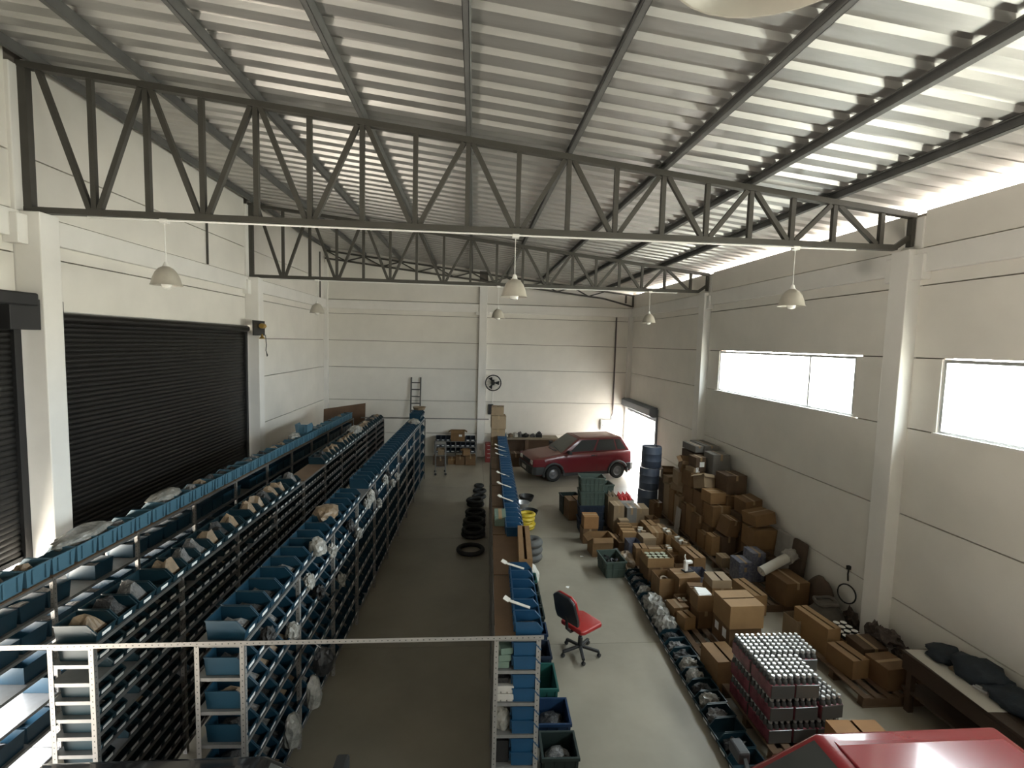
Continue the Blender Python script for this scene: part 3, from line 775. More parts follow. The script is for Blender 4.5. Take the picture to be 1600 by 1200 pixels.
# ------------------------------------------------------------------ pendant lamps
M_SHADE = mat('lamp_shade', (0.45, 0.42, 0.36), 0.35, noise=0.1, scale=8)
M_BULB = mat('lamp_glass', (0.75, 0.74, 0.70), 0.15)
def lamp(x, y, label, zr=5.19):
    t = empty('pendant_lamp', (x, y, zr), 0, label, 'lamp', 'pendant lamps under the trusses')
    out = [(0.03,0.25),(0.05,0.235),(0.085,0.215),(0.125,0.165),(0.155,0.09),(0.172,0.02),(0.185,0.0)]
    inn = [(0.181,0.0),(0.167,0.02),(0.15,0.09),(0.12,0.16),(0.08,0.208),(0.03,0.228)]
    link('shade', MB().lathe(out+inn, 28).mesh('shade', M_SHADE, smooth=True), t)
    link('bulb', MB().lathe([(0,-0.045),(0.05,-0.03),(0.065,0.02),(0.04,0.09),(0.022,0.15),(0.022,0.22)], 14).mesh('bulb', M_BULB, smooth=True), t)
    link('cap', MB().lathe([(0,0.30),(0.022,0.30),(0.03,0.27),(0.045,0.235)], 12).mesh('cap', M_WHITE, smooth=True), t)
    link('cord', MB().tube([(0,0,0.29),(0,0,6.0-zr)], 0.005, 5).mesh('cord', M_WHITE), t)
    link('junction_box', MB().box(-0.045,0.045,-0.04,0.04,6.0-zr-0.02,6.02-zr+0.008).mesh('junction_box', M_WHITE), t)
lamp(-3.99, 6.92, 'grey dome lamp hanging from the nearest truss before the roller door')
lamp(0.54, 6.92, 'beige dome lamp hanging from the middle of the nearest truss')
lamp(4.52, 6.92, 'white dome lamp hanging from the nearest truss above the strip window')
lamp(-3.98, 13.2, 'small far dome lamp hanging at the left above the left racks')
lamp(0.62, 13.2, 'small far dome lamp hanging beside the back wall column')
lamp(4.66, 13.2, 'small far dome lamp hanging at the right near the back corner')
lamp(0.47, 0.79, 'large white lamp rim cut off by the top edge of the picture')

# ------------------------------------------------------------------ cars
M_GLASSDARK = mat('car_glass', (0.045, 0.05, 0.05), 0.08, spec=0.8)
M_DUSTGLASS = mat('dusty_windscreen', (0.11, 0.11, 0.092), 0.45, noise=0.2, scale=4)
M_TRIM = mat('grey_bumper', (0.028, 0.029, 0.030), 0.6)
M_HEAD = mat('headlamp', (0.65, 0.63, 0.58), 0.12, spec=0.8)
M_HUB = mat('steel_wheel', (0.22, 0.22, 0.23), 0.4, metal=0.6)
def car(loc, rz, paint, screen, label, front_detail=True):
    t = empty('hatchback_car', loc, rz, label, 'car')
    WB, ra = 1.18, 0.335
    # lower body loft
    def zb(x):
        z = 0.20
        for xw in (WB, -WB):
            d = abs(x-xw)
            if d < ra: z = max(z, 0.27+math.sqrt(ra*ra-d*d)*0.98)
        return z
    def top(x):
        if x > 0.86: return 0.915 - (x-0.86)*0.13 - max(0, x-1.72)*0.5
        return 0.915 + (0.86-x)*0.018
    def hw(x):
        w = 0.772
        if x > 1.2: w -= (x-1.2)**2*0.16
        if x < -1.2: w -= (x+1.2)**2*0.22
        return w
    xs_ = sorted(set([1.88,1.84,1.76,1.66,1.58,1.515,1.48,1.42,1.34,1.26,1.18,1.10,1.02,0.94,0.88,0.845,0.8,0.6,0.3,0,-0.3,-0.6,-0.8,-0.845,-0.88,-0.94,-1.02,-1.10,-1.18,-1.26,-1.34,-1.42,-1.48,-1.515,-1.56,-1.62,-1.68,-1.71]))
    V = []; F = []
    for x in xs_:
        z0, z1, w = zb(x), top(x), hw(x)
        if x >= 1.84: z0 = 0.27
        zs = max(z0+0.02, 0.62)
        half = [(0,z0),(w*0.90,z0),(w*0.985,z0+0.03),(w,min(zs,0.68)),(w*0.985,0.76),(w*0.955,z1-0.05),(w*0.90,z1-0.008),(w*0.5,z1+0.015),(0,z1+0.02)]
        V += [(x, y, z) for y, z in half] + [(x, -y, z) for y, z in half[-2:0:-1]]
    n = 16
    for i in range(len(xs_)-1):
        for j in range(n): F.append((i*n+j, i*n+(j+1)%n, (i+1)*n+(j+1)%n, (i+1)*n+j))
    F.append(tuple(range(n))); F.append(tuple((len(xs_)-1)*n+j for j in range(n-1,-1,-1)))
    link('body', MB().add(V, F).mesh('body', paint, smooth=True), t)
    # cabin
    B = {'fb':(0.90,0.68,0.90), 'rb':(-1.70,0.68,0.93), 'ft':(0.20,0.565,1.40), 'rt':(-1.40,0.555,1.41)}
    def q(k, s): x, y, z = B[k]; return (x, s*y, z)
    cv = [q('fb',1), q('rb',1), q('rb',-1), q('fb',-1), q('ft',1), q('rt',1), q('rt',-1), q('ft',-1)]
    cb = MB().add(cv, [(3,2,1,0),(4,5,6,7),(0,1,5,4),(1,2,6,5),(2,3,7,6),(3,0,4,7)])
    link('cabin', cb.mesh('cabin', paint, smooth=True, bevel=0.045, seg=3), t)
    link('roof_crown', MB().prism([(-0.48,1.397),(-0.40,1.412),(0,1.422),(0.40,1.412),(0.48,1.397)], 'x', -1.33, 0.12).mesh('roof_crown', paint, smooth=False, bevel=0.01), t)
    def pane(nm, c00, c10, c11, c01, u0, u1, v0, v1, m, off=0.006, skew=0.0):
        c = [Vector(k) for k in (c00, c10, c11, c01)]
        def P(u, v): return c[0]*(1-u)*(1-v)+c[1]*u*(1-v)+c[2]*u*v+c[3]*(1-u)*v
        nrm = (c[1]-c[0]).cross(c[3]-c[0]).normalized(); ctr = Vector((-0.4,0,1.1))
        if nrm.dot(c[0]-ctr) < 0: nrm = -nrm
        pts = [P(u0,v0), P(u1,v0), P(u1+skew,v1), P(u0,v1)]
        v = [p+nrm*off for p in pts] + [p-nrm*0.02 for p in pts]
        return link(nm, MB().add(v, [(0,1,2,3),(7,6,5,4),(0,4,5,1),(1,5,6,2),(2,6,7,3),(3,7,4,0)]).mesh(nm, m), t)
    for s in (1, -1):
        a = (q('fb',s), q('rb',s), q('rt',s), q('ft',s))
        pane('side_window', *a, 0.10, 0.44, 0.12, 0.86, M_GLASSDARK)
        pane('side_window', *a, 0.475, 0.79, 0.12, 0.86, M_GLASSDARK)
        pane('quarter_window', *a, 0.815, 0.95, 0.14, 0.84, M_GLASSDARK, skew=-0.03)
        # arch flares, wheels
        for xw in (WB, -WB):
            arc = []
            for k in range(13):
                an = PI*k/12; arc.append((xw+math.cos(an)*(ra+0.02), s*0.775, 0.27+math.sin(an)*(ra+0.01)))
            link('wheel_arch', MB().tube([(arc[0][0], s*0.775, 0.2)]+arc+[(arc[-1][0], s*0.775, 0.2)], 0.042, 6).mesh('wheel_arch', M_TRIM, smooth=True), t)
            w = link('wheel', MB().lathe([(0.17,-0.085),(0.24,-0.085),(0.268,-0.06),(0.275,0),(0.268,0.06),(0.24,0.085),(0.17,0.085),(0.165,0.05),(0.165,-0.05),(0.17,-0.085)], 24, (0,0,0), 'y').mesh('wheel', M_RUBBER, smooth=True), t, (xw, s*0.70, 0.275))
            link('hub', MB().lathe([(0,0.045),(0.05,0.05),(0.07,0.03),(0.12,0.02),(0.165,0.055),(0.17,0.07)], 20, (0,0,0), 'y').mesh('hub', M_HUB, smooth=True), w, None, (0, 0, 0 if s > 0 else PI))
        link('sill_trim', MB().bar((0.80,s*0.765,0.24),(-0.80,s*0.765,0.24),0.03,0.10).mesh('sill_trim', M_TRIM), t)
        mr = link('mirror', MB().box(-0.05,0.06,-0.09,0.09,-0.055,0.06).mesh('mirror', M_TRIM, bevel=0.02), t, (0.66, s*0.86, 0.985))
        link('mirror_arm', MB().bar((0,-s*0.08,0),(0.03,-s*0.2,-0.02),0.03).mesh('mirror_arm', M_TRIM), mr)
        link('door_handle', MB().box(-0.07,0.07,-0.008,0.012,-0.015,0.015).mesh('door_handle', M_TRIM), t, (-0.02-0.22, s*0.762, 0.84))
        link('door_seam', MB().bar((0.70,s*0.768,0.33),(0.72,s*0.764,0.86),0.006,0.006).bar((-0.38,s*0.772,0.33),(-0.38,s*0.755,0.88),0.006,0.006).mesh('door_seam', M_BLACK), t)
        link('headlamp', MB().box(-0.04,0.03,-0.13,0.13,-0.06,0.07).mesh('headlamp', M_HEAD, bevel=0.012), t, (1.865, s*0.50, 0.64), (0,-0.1,s*-0.12))
        link('tail_lamp', MB().box(-0.02,0.03,-0.07,0.07,-0.14,0.14).mesh('tail_lamp', M_CARD[8], bevel=0.01), t, (-1.71, s*0.60, 0.74))
    pane('windscreen', q('fb',1), q('fb',-1), q('ft',-1), q('ft',1), 0.06, 0.94, 0.07, 0.94, screen)
    pane('rear_window', q('rb',1), q('rb',-1), q('rt',-1), q('rt',1), 0.10, 0.90, 0.16, 0.9, M_GLASSDARK)
    link('cowl_vent', MB().box(0.90,0.97,-0.3,0.3,0.925,0.94).mesh('cowl_vent', M_TRIM), t)
    link('wiper', MB().bar((0.86,0.35,0.965),(0.80,-0.25,1.0),0.012).mesh('wiper', M_BLACK), t)
    link('grille', MB().box(1.85,1.895,-0.36,0.36,0.58,0.71).mesh('grille', M_TRIM), t)
    link('bumper', MB().prism([(1.80,0.80),(1.92,0.72),(1.96,0.45),(1.96,-0.45),(1.92,-0.72),(1.80,-0.80),(1.5,-0.79),(1.5,0.79)], 'z', 0.26, 0.52).mesh('bumper', M_TRIM, bevel=0.03), t)
    link('bumper', MB().prism([(-1.66,0.80),(-1.80,0.70),(-1.82,0.4),(-1.82,-0.4),(-1.80,-0.70),(-1.66,-0.80),(-1.5,-0.79),(-1.5,0.79)], 'z', 0.28, 0.54).mesh('bumper', M_TRIM, bevel=0.03), t)
    link('number_plate', MB().box(1.955,1.965,-0.2,0.2,0.34,0.46).mesh('number_plate', M_ALU), t)
    link('hood_seam', MB().bar((0.93,0.66,0.905),(1.78,0.60,0.79),0.006).bar((0.93,-0.66,0.905),(1.78,-0.60,0.79),0.006).mesh('hood_seam', M_BLACK), t)
    return t
P_DUSTY = mat('dusty_red_paint', (0.13, 0.007, 0.013), 0.3, coat=0.3, dust=(0.19, 0.085, 0.055))
P_RED = mat('red_car_paint', (0.20, 0.012, 0.016), 0.22, coat=0.8, noise=0.05, scale=60)
P_BLACK = mat('black_car_paint', (0.005, 0.005, 0.007), 0.2, coat=0.8)
car((3.71, 17.15, 0), math.radians(192.5), P_DUSTY, M_DUSTGLASS, 'dusty red hatchback parked by the back wall near the open door')
car((3.10, 3.16, 0), PI, P_RED, M_GLASSDARK, 'glossy red car roof at the bottom right corner')
car((-1.70, 3.14, 0), 0, P_BLACK, M_GLASSDARK, 'black car roof along the bottom left edge')

# ------------------------------------------------------------------ office chair
M_REDV = mat('red_vinyl', (0.30, 0.018, 0.016), 0.38)
M_BLKP = mat('black_chair_plastic', (0.015, 0.015, 0.016), 0.45)
ch = empty('office_chair', (1.66, 6.98, 0), math.radians(35), 'red vinyl office chair with black back, beside the green crates', 'chair')
link('seat', MB().prism([(-0.22,-0.20),(-0.16,-0.23),(0.20,-0.23),(0.24,-0.17),(0.25,0.17),(0.20,0.23),(-0.16,0.23),(-0.22,0.20)], 'z', 0.44, 0.51).mesh('seat', M_REDV, smooth=True, bevel=0.025, seg=3), ch)
bk = link('backrest', MB().prism([(-0.20,0),(-0.22,0.1),(-0.20,0.38),(-0.12,0.44),(0.12,0.44),(0.20,0.38),(0.22,0.1),(0.20,0)], 'x', -0.0, 0.05).mesh('backrest', M_REDV, smooth=True, bevel=0.02, seg=3), ch, (-0.26, 0, 0.60), (0, -0.28, 0))
link('back_shell', MB().prism([(-0.205,0.0),(-0.225,0.1),(-0.205,0.38),(-0.12,0.445),(0.12,0.445),(0.205,0.38),(0.225,0.1),(0.205,0)], 'x', -0.04, 0.008).mesh('back_shell', M_BLKP, smooth=True, bevel=0.015), bk)
link('back_arm', MB().tube([(0,0,0.42),(-0.22,0,0.42),(-0.30,0,0.50),(-0.31,0,0.72)], 0.022, 8).mesh('back_arm', M_BLKP, smooth=True), ch)
link('gas_column', MB().lathe([(0,0.10),(0.035,0.10),(0.035,0.26),(0.022,0.27),(0.022,0.43),(0.08,0.44),(0,0.445)], 14).mesh('gas_column', M_BLKP, smooth=True), ch)
for i in range(5):
    a = 2*PI*i/5+0.3; c, s = math.cos(a), math.sin(a)
    lg = link('leg', MB().bar((0.02*c,0.02*s,0.12),(0.28*c,0.28*s,0.085),0.045,0.035).mesh('leg', M_BLKP, bevel=0.008), ch)
    link('caster', MB().lathe([(0,-0.02),(0.028,-0.018),(0.03,0),(0.028,0.018),(0,0.02)], 12, (0.28*c,0.28*s,0.031), 'y').bar((0.28*c,0.28*s,0.03),(0.28*c,0.28*s,0.09),0.014).mesh('caster', M_BLKP, smooth=True), lg)

# ------------------------------------------------------------------ plastic crates
M_GREEN = mat('green_grey_crate', (0.055, 0.080, 0.066), 0.5, noise=0.15, scale=4)
M_NAVY = mat('navy_crate', (0.012, 0.022, 0.042), 0.5, noise=0.15, scale=4)
M_TEALC = mat('teal_crate', (0.015, 0.085, 0.075), 0.45)
M_BLUEC = mat('blue_crate', (0.008, 0.028, 0.072), 0.45)
M_DKGREEN = mat('dark_green_crate', (0.012, 0.022, 0.02), 0.5)
def crate(loc, w, d, h, rz, m, label, group=None, tilt=(0, 0)):
    t = empty('plastic_crate', loc, 0, label, 'crate', group); t.rotation_euler = (*tilt, rz)
    th = 0.008; k = 0.93
    outer = [(-w/2*k,-d/2*k,0),(w/2*k,-d/2*k,0),(w/2*k,d/2*k,0),(-w/2*k,d/2*k,0),(-w/2,-d/2,h),(w/2,-d/2,h),(w/2,d/2,h),(-w/2,d/2,h)]
    i_ = lambda p, z: (p[0]-math.copysign(th, p[0]), p[1]-math.copysign(th, p[1]), z)
    inner = [i_(p, th) for p in outer[:4]] + [i_(p, h) for p in outer[4:]]
    b = MB().add(outer+inner, [(3,2,1,0),(0,1,5,4),(1,2,6,5),(2,3,7,6),(3,0,4,7),(8,9,10,11),(12,13,9,8),(13,14,10,9),(14,15,11,10),(15,12,8,11),(4,5,13,12),(5,6,14,13),(6,7,15,14),(7,4,12,15)])
    link('body', b.mesh('body', m), t)
    r = MB(); e = 0.018
    r.box(-w/2-e, w/2+e, -d/2-e, -d/2+0.004, h-0.03, h+0.004).box(-w/2-e, w/2+e, d/2-0.004, d/2+e, h-0.03, h+0.004).box(-w/2-e, -w/2+0.004, -d/2, d/2, h-0.03, h+0.004).box(w/2-0.004, w/2+e, -d/2, d/2, h-0.03, h+0.004)
    link('rim', r.mesh('rim', m), t)
    rb = MB()
    for s in (-1, 1):
        n = max(3, int(w/0.11))
        for i in range(n+1):
            x = -w/2*0.9 + w*0.9*i/n
            rb.bar((x*k, s*d/2*k, 0.01), (x, s*d/2, h-0.02), 0.012, 0.02, (0,1,0))
        n = max(3, int(d/0.11))
        for i in range(n+1):
            y = -d/2*0.9 + d*0.9*i/n
            rb.bar((s*w/2*k, y*k, 0.01), (s*w/2, y, h-0.02), 0.02, 0.012, (0,1,0))
        rb.box(-w/2*0.97-0.008, w/2*0.97+0.008, s*d/2*0.965-0.01, s*d/2*0.965+0.01, h*0.48, h*0.53)
        rb.box(s*w/2*0.965-0.01, s*w/2*0.965+0.01, -d/2*0.97, d/2*0.97, h*0.48, h*0.53)
    link('ribs', rb.mesh('ribs', m), t)
    return t
# tall stack left of pallets
for i in range(4):
    crate((2.94, 11.85, 0.0+0.345*i), 0.58, 0.40, 0.34, 0.02*(-1)**i-0.03, M_NAVY if i < 2 else M_GREEN, '%s plastic crate, %s from the floor in the tall stack' % ('navy' if i < 2 else 'grey green', ordinal(i+1)), 'tall crate stack')
for i in range(3): crate((3.38, 12.35, 0.355*i), 0.40, 0.40, 0.35, 0.1, M_GREEN, 'green crate %s from the floor in the lower stack behind the tall crate stack' % ordinal(i+1), 'lower crate stack')
crate((2.68, 13.2, 0.0), 0.46, 0.36, 0.5, 0.1, M_DKGREEN, 'dark crate with a pale rim left of the tall crate stack')
lc = crate((2.86, 9.62, 0), 0.40, 0.58, 0.33, 0.06, M_GREEN, 'grey green crate of parts standing alone on the floor beside the pallets')
# crates along rack D's open side
crs = [((0.98, 4.92), 0.36, 0.34, 0.34, M_DKGREEN, 'black crate of bagged parts at the bottom edge of the picture'),
       ((0.99, 5.46), 0.38, 0.40, 0.30, M_BLUEC, 'navy blue crate, second from the bottom edge beside the near rack end'),
       ((0.95, 6.02), 0.34, 0.48, 0.34, M_TEALC, 'teal green crate beside the rack, in front of the office chair'),
       ((0.98, 6.56), 0.30, 0.36, 0.36, M_NAVY, 'dark blue crate between the teal crate and the chair back'),
       ((1.00, 7.05), 0.30, 0.30, 0.36, M_BLUEC, 'dark blue crate behind the chair back'),
       ((1.03, 7.50), 0.28, 0.28, 0.36, M_DKGREEN, 'dark crate beside the rack, just beyond the chair'),
       ((1.04, 7.88), 0.28, 0.30, 0.36, M_DKGREEN, 'dark green crate second beyond the chair along the rack'),
       ((1.05, 8.28), 0.28, 0.30, 0.36, M_DKGREEN, 'dark green crate third beyond the chair along the rack'),
       ((1.06, 8.68), 0.28, 0.30, 0.36, M_TEALC, 'teal crate farthest along the rack before the white bag')]
for i, ((x, y), w_, d_, h_, m_, lb) in enumerate(crs):
    crate((x, y, 0), w_, d_, h_, -0.03, m_, lb)
    if i in (0, 1, 3, 5, 6, 7):
        blob('plastic_bag', (x, y, h_*0.35), w_*0.8, d_*0.8, h_*0.42, M_PARTS_DARK if i % 2 else M_PARTS_GREY, 50+i, 'bagged parts inside the ' + ' '.join(lb.split()[:9]), 'bag')
blob('plastic_bag', (1.12, 9.15, 0), 0.42, 0.4, 0.4, M_PAPER, 70, 'white cloth bag on the floor beside the rack, before the grey tyres', 'bag')
def tyre(loc, R, r, m, label, group=None, tilt=(0,0), name='tyre'):
    pr = [(R-r+r*math.cos(a)*1.0, r*math.sin(a)) for a in [2*PI*k/12 for k in range(13)]]
    o = link(name, MB().lathe(pr, 30).mesh(name, m, smooth=True), None, loc, (*tilt, 0)); return tag(o, label, 'tyre', group)
M_GREYR = mat('grey_dusty_rubber', (0.09,0.088,0.082), 0.7, noise=0.2, scale=9)
for i in range(3): tyre((1.30, 10.2, 0.09+0.15*i), 0.24, 0.088, M_GREYR, 'dusty grey tyre beside the rack, %s from the floor in its stack' % ordinal(i+1), 'grey tyre stack')
M_YELLOW = mat('yellow_hose', (0.55, 0.40, 0.03), 0.45)
yh = empty('hose_coil', (1.38, 12.0, 0), 0, 'bright yellow coiled hose on the floor beside the rack', 'hose')
for i in range(5): link('coil', MB().lathe([(0.17+0.05*math.cos(2*PI*k/10), 0.05*math.sin(2*PI*k/10)) for k in range(11)], 22).mesh('coil', M_YELLOW, smooth=True), yh, (0.015*math.sin(i*2), 0.02*math.cos(i*3), 0.05+0.075*i), (0.06*math.sin(i), 0.05*math.cos(i*2), 0))
for i, (x, y, R, lb) in enumerate([(1.55, 12.9, 0.24, 'dark metal pan on the floor beyond the yellow hose'), (1.45, 13.6, 0.2, 'dark metal pan, middle of three beside the rack'), (1.62, 14.2, 0.22, 'dark metal pan farthest along, toward the red hatchback')]):
    o = link('metal_pan', MB().lathe([(0,0.02),(R*0.7,0.02),(R*0.95,0.13),(R,0.15),(R*1.03,0.145),(R*0.98,0.12),(R*0.74,0.0),(0,0)], 24).mesh('metal_pan', M_ALU if i == 1 else M_BLACK, smooth=True), None, (x, y, 0), (0, 0, 0)); tag(o, lb, 'pan')
# tyres along the aisle side of rack D
tl = [(0.26,15.55,0.16,0),(0.27,15.0,0.21,0),(0.25,14.45,0.21,0),(0.14,13.75,0.25,0),(0.12,13.75,0.25,1),(0.14,12.8,0.27,0),(0.13,12.8,0.27,1),(0.10,12.15,0.29,0),(0.10,12.15,0.28,1),(0.08,11.55,0.29,0),(0.08,11.55,0.28,1),(0.02,10.65,0.31,0)]
for i, (x, y, R, lv) in enumerate(tl): tyre((x, y, 0.048+0.095*lv), R, 0.046, M_RUBBER, 'thin black tyre lying in the aisle, %s counting from the back wall' % ordinal(i+1), 'thin tyres in the aisle')

# ------------------------------------------------------------------ back wall things
fan = empty('wall_fan', (0.79, 19.72, 2.99), 0, 'round black wall fan beside the back wall column', 'fan')
link('cage_ring', MB().lathe([(0.30+0.022*math.cos(2*PI*k/8), 0.022*math.sin(2*PI*k/8)) for k in range(9)], 28, (0,-0.28,0), 'y').mesh('cage_ring', M_BLACK, smooth=True), fan)
cg = MB()
for k in range(24):
    a = 2*PI*k/24; cg.tube([(0.05*math.cos(a),-0.34,0.05*math.sin(a)),(0.2*math.cos(a),-0.35,0.2*math.sin(a)),(0.30*math.cos(a),-0.28,0.30*math.sin(a))], 0.004, 4)
link('cage', cg.mesh('cage', M_BLACK), fan)
for k in range(3):
    a = 2*PI*k/3; c, s = math.cos(a), math.sin(a)
    link('blade', MB().add([(0.04*c,-0.27,0.04*s),(0.24*math.cos(a-0.35),-0.30,0.24*math.sin(a-0.35)),(0.26*math.cos(a+0.35),-0.25,0.26*math.sin(a+0.35)),(0.04*c-0.0,-0.262,0.04*s+0.01)], [(0,1,2,3)]).mesh('blade', M_BLACK), fan)
link('motor', MB().lathe([(0,-0.32),(0.06,-0.31),(0.075,-0.22),(0.06,-0.12),(0,-0.10)], 16, (0,0,0), 'y').mesh('motor', M_BLACK, smooth=True), fan)
link('bracket', MB().bar((0,-0.14,0),(0,0.06,-0.02),0.05).box(-0.06,0.06,0.05,0.075,-0.12,0.1).mesh('bracket', M_BLACK), fan)
o = link('fan_conduit', MB().tube([(0.79,19.785,2.85),(0.79,19.785,1.95)], 0.014, 6).mesh('fan_conduit', M_WHITE)); tag(o, 'thin white conduit running down from the wall fan', 'conduit')
o = box_obj('control_box', 0.62, 0.82, 19.68, 19.795, 1.72, 2.12, M_BLACK, bevel=0.01); tag(o, 'black control box on the back wall below the fan', 'control box')
o = link('service_pipe', MB().tube([(5.66,19.75,5.68),(5.66,19.75,1.95)], 0.028, 8).tube([(5.66,19.75,2.4),(5.66,19.75,1.85),(5.60,19.74,1.7),(5.60,19.74,1.25)], 0.02, 8).mesh('service_pipe', mat('grey_pipe', (0.12,0.10,0.10), 0.5), smooth=True)); tag(o, 'dark vertical pipe on the back wall near the right corner', 'pipe')
eb = empty('electric_panel', (5.42, 19.74, 1.14), 0, 'white electric panel on the back wall above the red hatchback', 'electric panel')
link('case', MB().box(-0.25,0.25,-0.07,0.055,0,0.44).mesh('case', M_WHITE, bevel=0.006), eb); link('door', MB().box(-0.23,0.23,-0.082,-0.07,0.02,0.42).mesh('door', M_WHITE, bevel=0.003), eb); link('lock', MB().box(-0.2,-0.17,-0.09,-0.082,0.2,0.24).mesh('lock', M_BLACK), eb)
for nm, y, z0, z1, lb in (('wall_conduit', 11.3, 6.06, 6.97, 'short dark conduit high on the left wall behind the nearest truss'), ('wall_conduit', 19.15, 6.04, 7.7, 'dark conduit high on the left wall beside the back corner')):
    o = link(nm, MB().tube([(XL+0.025,y,z0),(XL+0.025,y,z1)], 0.022, 8).mesh(nm, M_TRUSS)); tag(o, lb, 'conduit')
# ladder
M_LADDER = mat('worn_ladder_metal', (0.10, 0.095, 0.09), 0.5, metal=0.3)
ld = empty('ladder', (-2.2, 19.3, 0), 0, 'metal ladder leaning on the back wall behind the third rack', 'ladder'); ld.rotation_euler = (-0.14, 0, 0.02)
for s in (-1, 1): link('rail', MB().box(s*0.18-0.026,s*0.18+0.026,-0.03,0.025,0,3.16).mesh('rail', M_LADDER), ld)
rgm = MB().tube([(-0.17,0,0),(0.17,0,0)], 0.02, 8).mesh('rung', M_LADDER, smooth=True)
for i in range(11): link('rung', rgm, ld, (0,0,0.25+0.27*i))
# bin rack at the back wall
br = empty('bin_rack', (-0.62, 19.40, 0), 0, 'low rack of dark blue bins against the back wall', 'rack')
for x in (-0.80, 0.0, 0.80):
    for y in (-0.18, 0.18): link('post', MB().box(x-0.015,x+0.015,y-0.015,y+0.015,0,0.718).mesh('post', M_ZINC), br)
for z in (0.28, 0.50, 0.72): link('shelf', MB().box(-0.8,0.8,-0.2,0.2,z-0.02,z).mesh('shelf', M_ZINC), br)
DIM['K'] = (0.17, 0.34, 0.16); BINS['K'] = bin_mesh(0.17, 0.34, 0.16, M_NAVY)
n = 0
for li, z in enumerate((0.28, 0.50, 0.72)):
    for i in range(8):
        if li == 2 and 2 < i < 6: continue
        o = link('storage_bin', BINS['K'], None, (-0.62-0.67+0.19*i, 19.40, z+0.001), (0, 0, -PI/2)); n += 1
        tag(o, 'dark blue bin on the %s shelf of the low back rack, %s from left' % (('lowest', 'middle', 'top')[li], ordinal(i+1)), 'bin', 'bins of the low back rack')
        link('label_card', LAB, o, (0.165, 0, 0.04), (0, 0.17, 0))
carton((-0.54, 19.40, 0.722), 0.52, 0.36, 0.40, 0.0, 'open', 0, 'open carton with white stickers on the low bin rack at the back wall', stickers=((0.2, 0.55, 0.12, 0.08, 'f'),))
for i, (x, y, w_, d_, h_, tone, st, lb) in enumerate([(-1.20, 18.55, 0.42, 0.4, 0.30, 5, 'closed', 'dark carton on the floor behind the trolley'), (-0.72, 18.62, 0.30, 0.35, 0.22, 0, 'closed', 'small carton on the floor between the trolley and the back wall boxes'),
        (-0.42, 18.55, 0.34, 0.4, 0.30, 1, 'closed', 'brown carton on the floor before the low bin rack, left of a larger one'), (-0.04, 18.52, 0.38, 0.4, 0.34, 1, 'closed', 'larger brown carton on the floor before the back wall column'),
        (1.62, 18.35, 0.35, 0.4, 0.5, 5, 'closed', 'brown carton standing in front of the red hatchback nose')]):
    carton((x, y, 0), w_, d_, h_, 0.02*i, st, tone, lb)
carton((-0.2, 18.55, 0.345), 0.26, 0.26, 0.22, 0.2, 'open', 0, 'small open carton on top of the larger brown carton by the back column')
tr = empty('trolley', (-1.06, 17.12, 0), 0.1, 'small wheeled frame trolley at the far end of the central aisle', 'trolley')
fr = MB()
for x in (-0.17, 0.17):
    for y in (-0.2, 0.2): fr.box(x-0.014, x+0.014, y-0.014, y+0.014, 0.08, 1.08)
link('frame', fr.box(-0.18,0.18,-0.21,0.21,1.06,1.08).mesh('frame', M_ZINC), tr)
for z in (0.3, 0.68): link('shelf', MB().box(-0.18,0.18,-0.21,0.21,z-0.01,z).mesh('shelf', M_ZINC), tr)
for x in (-0.17, 0.17):
    for y in (-0.2, 0.2): link('caster', MB().lathe([(0,-0.02),(0.04,-0.018),(0.04,0.018),(0,0.02)], 12, (x,y,0.041), 'y').mesh('caster', M_BLACK, smooth=True), tr)
carton((-1.06, 17.12, 0.302), 0.28, 0.34, 0.26, 0.1, 'closed', 5, 'dark box on the lower shelf of the wheeled trolley'); carton((-1.04, 17.12, 0.682), 0.22, 0.3, 0.2, 0.1, 'open', 3, 'open pale box on the upper shelf of the wheeled trolley')
# workbench at the back
wbn = empty('workbench', (2.25, 19.30, 0), 0, 'long workbench along the back wall behind the red hatchback', 'workbench')
link('top', MB().box(-1.35,1.1,-0.35,0.35,0.86,0.92).mesh('top', mat('worn_bench_top', (0.26,0.22,0.16), 0.6, noise=0.2, scale=4)), wbn)
for x in (-1.28, -0.1, 1.02):
    for y in (-0.28, 0.28): link('leg', MB().box(x-0.04,x+0.04,y-0.04,y+0.04,0,0.86).mesh('leg', M_BOARD), wbn)
link('back_panel', MB().box(-1.25,1.0,0.30,0.33,0.1,0.86).mesh('back_panel', M_CARD[5]), wbn)
bi = [(1.05,0.28,0.24,0.18,M_PARTS_DARK),(1.30,0.18,0.2,0.14,M_PAPER),(1.49,0.14,0.2,0.12,M_TANBAG),(1.67,0.16,0.22,0.16,M_PAPER),(1.86,0.18,0.18,0.18,M_PARTS_GREY),(2.08,0.26,0.2,0.13,M_PARTS_DARK),(2.38,0.2,0.22,0.12,M_PARTS_GREY),(2.62,0.26,0.24,0.19,M_PARTS_DARK)]
for i, (x, w_, d_, h_, m_) in enumerate(bi):
    o = link('bench_part', MB().box(-w_/2,w_/2,-d_/2,d_/2,0,h_*0.7).box(-w_*0.3,w_*0.3,-d_*0.3,d_*0.3,h_*0.7,h_).lathe([(0.03,h_*0.6),(0.03,h_*1.15),(0,h_*1.15)], 8, (w_*0.2,0,0)).mesh('bench_part', m_, bevel=0.01), None, (x, 19.25, 0.921), (0,0,0.2*i))
    tag(o, 'machine part on the back workbench, %s from the left' % ordinal(i+1), 'machine part', 'parts on the workbench')
rc = empty('tool_cabinet', (0.68, 19.0, 0), 0, 'narrow red tool cabinet beside the back wall column', 'cabinet')
